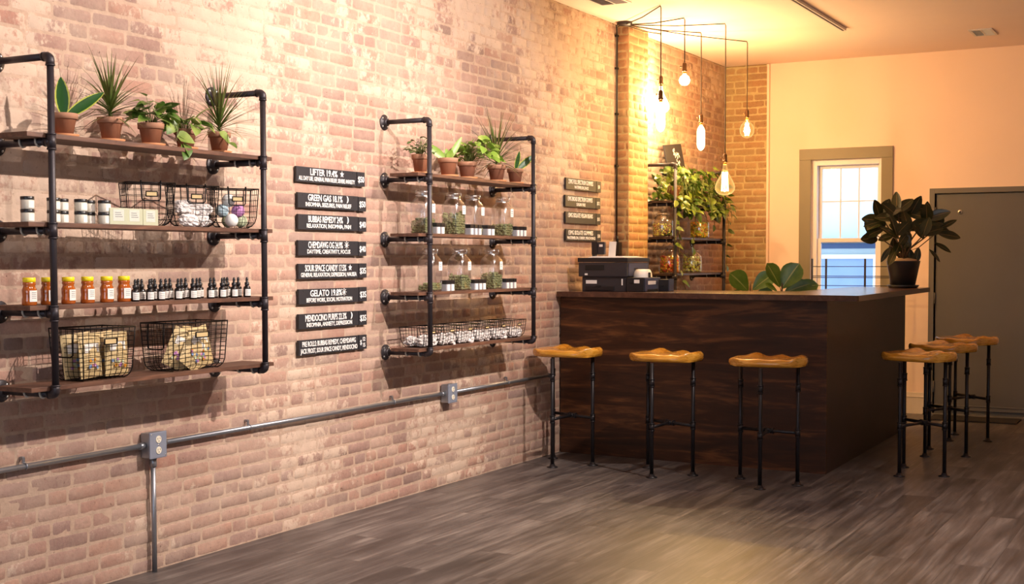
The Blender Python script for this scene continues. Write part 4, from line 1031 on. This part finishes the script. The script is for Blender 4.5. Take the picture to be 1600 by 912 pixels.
dev_box(lp, 'side_window', (.138, .06, .05), (.1405, .20, .075), 'paper', .0012); dev_box(lp, 'side_foot', (.138, .05, .0), (.1405, .24, .018), 'dark', .001)
b = MB(); b.lathe([(.015, 0), (.062, 0), (.062, .09), (.015, .09)], (.022, .14, .095), 32, 'x'); b.build('paper_roll', 'paper', lp)
dev_box(lp, 'roll_holder', (.113, .125, .05), (.120, .155, .135), 'dark', .002)
t = thing('card_terminal', 'small grey card terminal at the end of the label printer', 'device', (.66, 8.62, CT))
dev_box(t, 'terminal_body', (0, 0, 0), (.075, .10, .085), 'printer_dark', .004); dev_box(t, 'terminal_side', (.0745, .005, .002), (.079, .095, .088), 'device_blue', .002); dev_box(t, 'terminal_button', (.02, -.003, .03), (.045, .004, .045), 'dark', .001)

# rubber plant on the counter
pc = wz(1398, 446, CT); pc = Vector((1.975, 10.42, CT)); 
t = thing('potted_rubber_plant', 'big dark-leaved rubber plant in a black pot on the counter end', 'plant', (pc.x, pc.y, CT))
b = MB(); b.lathe([(0, .008), (.088, .008), (.126, .205), (.128, .212), (.120, .212), (.112, .19), (0, .19)], n=36); b.build('pot', 'planter_black', t)
b = MB(); b.lathe([(0, 0), (.105, 0), (.122, .022), (.118, .024), (.1, .006), (0, .006)], n=32); b.build('saucer', 'planter_black', t)
b = MB(); b.lathe([(.114, .195), (.10, .216), (.05, .232), (0, .228)], n=24)
for v in b.b.verts: v.co.z += .010*noise.noise(v.co*40)
b.build('moss', 'moss', t)
rng = random.Random(12); s = MB(); b = MB(); zt = .22
cr, cu = Vector((rt.x, rt.y, 0)).normalized(), Vector((0, 0, 1)); cf = Vector((fw.x, fw.y, 0)).normalized()
# stems climb, then leaves are set round them.  (across, up, towards)
stems = [(-.17, .40, .03), (-.06, .44, -.03), (.06, .42, .05), (.17, .38, -.02), (.24, .26, .03), (-.20, .22, .02), (.02, .26, -.10), (-.08, .22, -.12), (.12, .22, -.10)]
tips = []
for sx, sz, sd in stems:
    tip = cr*sx+cu*(zt+sz*.86)+cf*sd; s.tube([(0, 0, zt-.01), cr*sx*.25+cu*(zt+sz*.35)+cf*sd*.4, cr*sx*.7+cu*(zt+sz*.65)+cf*sd*.8, tip], .006, 6, rs=[.007, .006, .005, .004]); tips.append((tip, sx, sz))
def rleaf(p, ang, L=.135, W=.062, tw=0.0, out=0.0):
    d = (cr*math.cos(ang)+cu*math.sin(ang)+cf*out).normalized(); nn = (-cf*math.cos(tw)+cu*.4+cr*math.sin(tw)).normalized()
    b.leaf(p, d, L, W, .12, nn, 'oval', .22, 8)
for k, (tip, sx, sz) in enumerate(tips):
    n = 5 if k < 4 else 3
    for i in range(n):
        a = PI/2+(i-(n-1)/2)*(.78 if k < 4 else .95)+rng.uniform(-.25, .25)-sx*2.2
        rleaf(tip-cu*.03*i*.5+cr*.008*(i-n/2), a, rng.uniform(.15, .20), rng.uniform(.080, .098), rng.uniform(-.9, .9), rng.uniform(-.6, .4))
for k in range(16):
    a = -PI/2+rng.uniform(-1.5, 1.5); p = cu*(zt+rng.uniform(.06, .22))+cr*rng.uniform(-.13, .14)+cf*rng.uniform(-.1, .1); s.tube([(p.x*.3, p.y*.3, p.z-.03), p], .0022, 5); rleaf(p, a, rng.uniform(.10, .14), rng.uniform(.055, .070), rng.uniform(-.6, .6), rng.uniform(-.5, .2))
rleaf(cr*.27+cu*(zt+.235), .55, .16, .045, 0, 0); rleaf(cr*.27+cu*(zt+.20), -.1, .17, .075, 0, -.1); rleaf(cr*.27+cu*(zt+.22), 1.75, .15, .04, .3, 0); rleaf(cr*.24+cu*(zt+.13), -.45, .15, .045, .2, 0); rleaf(cr*.2+cu*(zt+.08), -.8, .13, .035, .2, 0); s.tube([cr*.1+cu*(zt+.08), cr*.27+cu*(zt+.22)], .004, 6)
rleaf(cr*-.16+cu*(zt+.24), 3.5, .17, .07, 0, 0); rleaf(cr*-.17+cu*(zt+.30), 3.35, .15, .05, .4, 0); rleaf(cr*-.1+cu*(zt+.10), 4.1, .14, .045, 0, 0); rleaf(cr*.04+cu*(zt+.09), -1.55, .14, .085, 0, -.2)
s.build('stems', 'bark', t); b.norecalc = True; b.build('leaves', 'leaf_rubber', t)

# fiddle-leaf figs standing on the work surface behind the counter
wt = thing('back_shelf', 'low dark work table behind the counter, under the fig plants', 'table', (.95, 9.62, 0))
b = MB(); b.box((-.40, -.16, .88), (.46, .16, .91), .003); b.build('table_top', 'rack_wood', wt)
for sx in (-.37, .43):
    for sy in (-.13, .13): b = MB(); b.tube([(sx, sy, 0), (sx, sy, .885)], .014, 8); b.build('leg', 'pipe', wt)
def fig(label, loc, seed, leaves, potmat, r, h):
    t = thing('potted_fig', label, 'plant', loc, 0)
    b = MB(); b.lathe([(0, 0), (r*.75, 0), (r, h), (r*.92, h), (r*.9, h*.9), (0, h*.9)], n=28); b.build('pot', potmat, t); b = MB(); b.lathe([(0, h*.92), (r*.89, h*.91)], n=20); b.build('soil', 'soil', t)
    s = MB(); b = MB(); s.tube([(0, 0, h*.85), (.004, .004, h+.14)], .007, 8)
    for across, upw, ang, L, W, tw in leaves:
        p = cr*across+cu*(h+upw); s.tube([(0, 0, max(h*.9, h+upw-.05)), p], .003, 5)
        d = (cr*math.cos(ang)+cu*math.sin(ang)-cf*.15).normalized(); b.leaf(p, d, L, W, .15, (-cf*math.cos(tw)+cu*.3+cr*math.sin(tw)), 'fiddle', .25, 9)
    s.build('stem', 'bark', t); b.norecalc = True; b.build('leaves', 'leaf_fiddle', t); return t
fig('left fig plant with big rounded leaves behind the counter, against the brick', (1.0, 9.62, .91), 1, [(-.01, .06, 2.3, .21, .15, .3), (.02, .07, .75, .21, .12, -.3), (.03, .03, .1, .16, .11, .2), (.04, 0, -.7, .14, .10, 0), (-.03, .02, 3.0, .12, .09, 0)], 'terra_dark', .08, .16)
fig('right fig plant with two upright leaves behind the counter, in a pale pot', (1.235, 9.66, .91), 2, [(-.01, .10, 2.05, .22, .12, .4), (.0, .09, 1.05, .235, .15, -.2), (.02, .06, .45, .20, .12, .1), (.02, .05, .12, .27, .12, -.1), (.06, .08, .3, .22, .10, .3), (-.03, .07, 2.5, .12, .05, .8)], 'white_jar', .09, .15)

# black metal railing before the window
t = thing('metal_railing', 'black metal railing with thin rods in front of the window', 'railing', (1.1, 11.62, 0))
for x in (.923, 1.050, 1.395, 1.62):
    b = MB(); b.box((x-1.1-.008, -.008, 0), (x-1.1+.008, .008, 1.38), .002); b.build('upright', 'pipe', t)
b = MB()
for z in (1.31, 1.225, 1.212, 1.14, 1.05, .96): b.tube([(-.18, 0, z), (.53, 0, z)], .0035, 6)
b.build('rods', 'pipe', t)

# candy jars on the corner rack
def candy_jar(label, loc, mat, fillz, nm):
    t = thing('candy_jar', label, 'jar', loc, 0, 'round candy jars on the corner rack'); r = .085
    b = MB(); b.lathe([(0, 0), (r*.92, 0), (r, .012), (r, .125), (r*.9, .150), (r*.62, .170), (r*.58, .178)], n=32); b.build('jar_body', 'glass_clear', t)
    b = MB(); b.lathe([(r*.64, .178), (r*.66, .184), (r*.5, .196), (.012, .203), (.008, .208), (.018, .216), (.018, .222), (0, .230)], n=28); b.build('lid', 'glass_clear', t)
    b = MB(); b.grid([[((r+.001)*math.cos(a), (r+.001)*math.sin(a), z) for z in (.045, .105)] for a in np.linspace(.25, .85, 6)]); b.build('jar_label', 'paper', t)
    rng = random.Random(nm); b = MB(); b.mats = list(mat)
    for k in range(560):
        a, rr = rng.random()*6.283, math.sqrt(rng.random())*(r-.014) if k % 2 else r-.014; p = Vector((rr*math.cos(a), rr*math.sin(a), rng.uniform(.012, fillz)))
        t2 = bmesh.new(); bmesh.ops.create_icosphere(t2, subdivisions=1, radius=rng.uniform(.008, .0115)); b.mi = rng.randrange(len(mat)); b.add(t2, Matrix.Translation(p), True)
    o = b.build('candy', None, None, loc); tag(o, 'candy filling the '+label.replace('round candy ', ''), 'candy', 'candy in the corner jars', 'stuff')
X = .195
candy_jar('round candy jar behind the vine, upper left of the rack', (X, yat(1035.5, 368, X), TOPC[1]), ('candy_mix', 'terra_dark', 'herb'), .10, 1)
candy_jar('round candy jar of yellow candy, upper right of the rack', (X, yat(1093, 367, X), TOPC[1]), ('candy_yellow', 'candy_orange', 'yellow_cap', 'candy_mix'), .135, 2)
simple('candy_red', (235, 80, 36), .4, 0, .4, 60, .4)
candy_jar('round candy jar of orange and red candy, lower left of the rack', (X, yat(1046, 423, X), TOPC[0]), ('candy_orange', 'candy_red', 'candy_yellow'), .140, 3)
candy_jar('round candy jar of green candy, lower right of the rack', (X, yat(1081, 422, X), TOPC[0]), ('candy_mix', 'moss', 'bath_green'), .135, 4)
# trailing vine on the rack top
def vine_bush(label, loc, n, ry, rz_, seed, mat, trails):
    t = thing('trailing_vine', label, 'plant', loc, 0); rng = random.Random(seed); s = MB(); b = MB()
    z = pot_parts(t, .07, .12, ('terra_dark', 'terra_rim'), True)
    for i in range(n):
        a = rng.random()*6.283; r = rng.random()**.6; y = ry*r*math.cos(a); zz = .10+rz_*r*math.sin(a); x = rng.uniform(-.12, .19)*(1-.3*r)
        if zz < .0: x = abs(x)*.6+.10
        p = Vector((x, y, zz)); l = rng.uniform(.05, .09)
        b.leaf(p, dirv(rng.uniform(-2.2, 2.2), rng.uniform(-1.0, .5)), l, l*.66, .7, dirv(rng.uniform(-1, 1), .9), 'heart', .2, 6)
        if i % 4 == 0: s.tube([(0, 0, z), Vector((x*.6, y*.5, .2)), p], .002, 4)
    for pts in trails:
        pts = [Vector(p) for p in pts]; s.tube(pts, .0025, 5)
        for i in range(len(pts)-1):
            for f in (.3, .8):
                p = pts[i].lerp(pts[i+1], f); l = rng.uniform(.06, .09); b.leaf(p, dirv(rng.uniform(-1.8, 1.2), rng.uniform(-.9, .2)), l, l*.62, .6, dirv(0, .5), 'heart', .2, 6)
    s.build('stems', 'stem', t); b.build('leaves', mat, t); return t
ZR = TOPC[2]
vine_bush('trailing vine with yellow-green leaves on the left of the corner rack top', (.19, 10.12, ZR), 280, .36, .21, 31, 'leaf_corner', [[(.1, -.1, .1), (.12, -.2, -.1), (.13, -.22, -.35), (.12, -.18, -.6), (.14, -.05, -.75), (.14, .0, -.86)], [(.1, .1, .1), (.13, .15, -.1), (.13, .12, -.28), (.13, .1, -.4)], [(.1, -.2, .05), (.13, -.28, -.15), (.12, -.30, -.4)]])
vine_bush('trailing vine with darker leaves on the right of the corner rack top', (.19, 10.72, ZR), 300, .44, .20, 32, 'leaf_corner', [[(.05, .2, .1), (.08, .40, .0), (.1, .46, -.15), (.1, .42, -.4), (.11, .38, -.55)], [(.05, .3, .15), (.1, .5, .05), (.1, .55, -.1)], [(.1, .0, .1), (.13, -.02, -.1), (.13, .02, -.2)]])
# slate with a chalk drawing leaning above the rack
cbp = wx(1053, 244, .07)
t = thing('chalkboard', 'small dark chalkboard with a white leafy drawing above the corner rack', 'chalkboard', (.07, cbp.y, cbp.z)); t.rotation_euler = (R(6), R(-9), 0)
b = MB(); b.box((-.008, -.20, -.12), (.008, .20, .10), .003); b.build('board', 'slate', t)
b = MB(); rng = random.Random(3)
for k in range(26):
    y, z = rng.uniform(-.02, .11), rng.uniform(-.07, .06); z -= (y-.0)*.5; mt = Matrix.Translation((.009, y, z)) @ Matrix.Rotation(rng.uniform(-1, 1), 4, 'X'); b.box((-.0005, -.005, -.011), (.0005, .005, .011), .0, mt)
b.build('chalk_drawing', 'chalk', t)
t = thing('chalkboard_ledge', 'small dark bracket holding the chalkboard on the wall', 'bracket', (0, cbp.y, cbp.z-.135)); b = MB(); b.box((0, -.1, 0), (.07, .1, .012), .002); b.box((0, -.1, -.04), (.008, .1, .012), .002); b.build('ledge', 'pipe', t)

# ------------------------------------------------------------------ pendant lamps
canopy = Vector((.10, 9.30, ZC))
t = thing('cord_canopy', 'small dark round canopy at the ceiling where the pendant cords start', 'canopy', tuple(canopy)); b = MB(); b.lathe([(.06, 0), (.06, -.014), (.045, -.024), (0, -.026)], n=24); b.build('canopy_plate', 'pipe', t)
b = MB(); b.tube([canopy+Vector((-.04, 0, -.01)), Vector((.03, 9.30, 3.17)), Vector((.016, 9.34, 3.12)), Vector((.016, 9.34, 2.3)), Vector((.018, 9.34, 1.50))], .0045, 6); b.tube([canopy+Vector((-.02, .01, -.012)), Vector((.03, 9.315, 3.16)), Vector((.018, 9.352, 3.08)), Vector((.016, 9.352, 1.52))], .0035, 6)
pc_ = thing('power_cord', 'black power cord running down the wall beside the brick pier to a plug', 'cord', (.016, 9.34, 1.5)); o = b.build('cord', 'dark', pc_); o.location = (-.016, -9.34, -1.5)
b = MB(); b.box((-.01, -.03, -.09), (.035, .03, .01), .004); b.tube([(.01, 0, .0), (.01, 0, .06)], .009, 8); b.build('plug', 'black_plastic', pc_)
b = MB()
for z in (.6, 1.0, 1.35, 1.6): b.box((-.012, -.010, z-.008), (.010, .022, z+.008), .002)
b.build('cord_clips', 'dark', pc_)
BULB = {
 'tube': [(.012, 0), (.013, -.010), (.022, -.022), (.030, -.038), (.034, -.060), (.034, -.165), (.030, -.188), (.021, -.204), (.011, -.213), (0, -.218)],
 'pear': [(.014, 0), (.015, -.018), (.019, -.040), (.028, -.068), (.041, -.095), (.055, -.120), (.066, -.145), (.072, -.168), (.070, -.190), (.060, -.209), (.044, -.222), (.023, -.230), (0, -.233)],
 'globe': [(.013, 0), (.016, -.015), (.044, -.040), (.058, -.075), (.055, -.108), (.036, -.137), (0, -.150)],
 'small': [(.012, 0), (.015, -.010), (.034, -.026), (.043, -.050), (.038, -.072), (.022, -.088), (0, -.092)]}
emit('filament', (1.0, .62, .24), 60)
t_ = NT('bulb_frost'); lw = t_.node('ShaderNodeLayerWeight', {'Blend': .5}); em = t_.node('ShaderNodeEmission', {'Color': (1, .72, .36, 1), 'Strength': 9.0}); tr_ = t_.node('ShaderNodeBsdfTransparent'); mx_ = t_.node('ShaderNodeMixShader', {0: .55, 1: tr_.outputs[0], 2: em.outputs[0]}); t_.l.new(mx_.outputs[0], t_.out.inputs[0]); M['bulb_frost'] = t_.m
t_ = NT('bulb_amber'); n_ = t_.n; tr_ = t_.node('ShaderNodeBsdfTransparent', {'Color': (1, .80, .42, 1)}); em = t_.node('ShaderNodeEmission', {'Color': (1, .66, .24, 1), 'Strength': 1.5}); gl_ = t_.node('ShaderNodeBsdfGlossy', {'Roughness': .03}); lw = t_.node('ShaderNodeLayerWeight', {'Blend': .4})
m1 = t_.node('ShaderNodeMixShader', {0: t_.math('ADD', t_.math('MULTIPLY', t_.math('POWER', lw.outputs['Facing'], 2.0), .7), .16), 1: tr_.outputs[0], 2: em.outputs[0]}); m2 = t_.node('ShaderNodeMixShader', {0: .06, 1: m1.outputs[0], 2: gl_.outputs[0]}); t_.l.new(m2.outputs[0], t_.out.inputs[0]); M['bulb_amber'] = t_.m
emit('filament_soft', (1.0, .72, .40), 22)
lamps = [('tube', .597, 8.808, 2.513, 1.0, 'pendant lamp with a long tube bulb, nearest of the pair in front of the pier', 8),
         ('pear', .159, 9.897, 2.776, .95, 'pendant lamp with a pear bulb close to the brick, hidden behind the tube bulb', 26),
         ('small', .576, 9.334, 2.780, 1.0, 'highest pendant lamp with a small round bulb', 6),
         ('tube', .463, 9.998, 2.463, .96, 'pendant lamp with a tube bulb hanging alone in the middle', 8),
         ('globe', .649, 10.592, 2.549, 1.05, 'rightmost pendant lamp with a clear globe bulb', 5),
         ('pear', .766, 9.712, 2.117, 1.03, 'lowest pendant lamp with the largest pear bulb', 8)]
for i, (kd, x, y, zb, s_, lb, pw) in enumerate(lamps):
    t = thing('pendant_lamp', lb, 'lamp', (x, y, ZC), 0, 'pendant bulbs on twisted cords')
    b = MB(); a = canopy-Vector((x, y, ZC))+Vector((.0, 0, -.02)); sag = Vector((0, 0, -.012)); zt = zb+.07-ZC
    pts = [a, a.lerp(Vector((0, 0, -.006)), .5)+sag, Vector((-.004*(1), -.004, -.006))]+[Vector((0, 0, -.02+(zt+.02)*k/10)) for k in range(11)]
    b.tube(pts, .0042, 6); b.build('cord', 'cord', t)
    b = MB(); b.lathe([(.006, .075), (.013, .070), (.016, .062), (.0165, .02), (.019, .018), (.019, .008), (.015, .004)], (0, 0, zb-ZC), 20); b.tube([(0, 0, zb-ZC+.045), (-.03, -.012, zb-ZC+.045)], .003, 6); b.lathe([(.0, -.036), (.006, -.034), (.006, -.030), (0, -.028)], (0, 0, zb-ZC+.045), 8, 'x'); b.build('socket', 'brass_dark', t)
    b = MB(); b.lathe([(.013, .008), (.0135, -.010), (.012, -.012)], (0, 0, zb-ZC), 16); b.build('bulb_cap', 'brass', t)
    b = MB(); b.lathe([(r*s_*(1.04 if i == 5 else 1), z*s_) for r, z in BULB[kd]], (0, 0, zb-ZC-.008), 28); g_ = b.build('bulb', 'bulb_frost' if i in (0, 1, 2, 3) else 'bulb_amber', t)
    hb = -BULB[kd][-1][1]*s_; b = MB(); nfil = 8 if kd in ('pear', 'tube') else 6; rf = .013 if i != 5 else .020
    for k in range(nfil):
        a0 = 2*PI*k/nfil; b.tube([(rf*math.cos(a0), rf*math.sin(a0), -.25*hb), (rf*1.25*math.cos(a0+.3), rf*1.25*math.sin(a0+.3), -.86*hb)], .0032, 5)
    f = b.build('filament', 'filament', t); f.location = (0, 0, zb-ZC-.008)
    ld = bpy.data.lights.new('bulb_light', 'POINT'); ld.energy = pw*8.5; ld.color = (1.0, .69, .35); ld.shadow_soft_size = .03
    lo = bpy.data.objects.new('bulb_light', ld); COL.objects.link(lo); lo.location = (x, y, zb-hb*.55)

# ------------------------------------------------------------------ light
def spot(loc, target, power, color, angle, blend, size=.03):
    ld = bpy.data.lights.new('track_or_fill_spot', 'SPOT'); ld.energy = power; ld.color = color; ld.spot_size = R(angle); ld.spot_blend = blend; ld.shadow_soft_size = size
    o = bpy.data.objects.new('track_or_fill_spot', ld); COL.objects.link(o); o.location = loc
    o.rotation_euler = (Vector(target)-Vector(loc)).to_track_quat('-Z', 'Y').to_euler(); return o
WARM = (1.0, .87, .79)
spot((3.0, 4.85, 3.05), (0, 4.85, 1.6), 540, WARM, 90, .5)
spot((3.0, 6.5, 3.05), (0, 6.75, 1.5), 380, WARM, 80, .6)
spot((3.0, 3.0, 3.05), (0, 3.0, .9), 130, WARM, 70, .8)
spot((1.5, 5.35, 3.1), (0, 5.4, 1.9), 70, WARM, 105, .9)
spot((1.5, 3.5, 3.1), (0, 3.5, 1.2), 26, WARM, 85, .9)
spot((1.5, 6.9, 3.1), (0, 6.9, 1.2), 26, WARM, 80, .9)
spot((1.9, 5.4, 3.1), (1.9, 5.7, 0), 190, (1, .80, .58), 46, 1)
spot((4.2, 2.0, 3.1), (4.0, 2.6, 0), 340, (1, .87, .80), 105, 1, .15)  # unseen downlight, added as ambient fill for the front of the room
spot((4.2, 6.2, 3.1), (4.0, 6.4, 0), 300, (1, .87, .82), 105, 1, .15)  # second added downlight out of view, fill by bounce off the floor
wd = bpy.data.worlds.new('world'); sc.world = wd; wd.use_nodes = True
wd.node_tree.nodes['Background'].inputs[0].default_value = (.70, .82, 1.0, 1); wd.node_tree.nodes['Background'].inputs[1].default_value = 3.5
vs_ = sc.view_settings; vs_.view_transform = 'Standard'; vs_.look = 'None'; vs_.gamma = 1; vs_.use_curve_mapping = False; vs_.exposure = 0.05
for o in bpy.data.objects:
    if 'label' in o and len(o['label'].split()) > 16: print('LONG', len(o['label'].split()), o['label'])
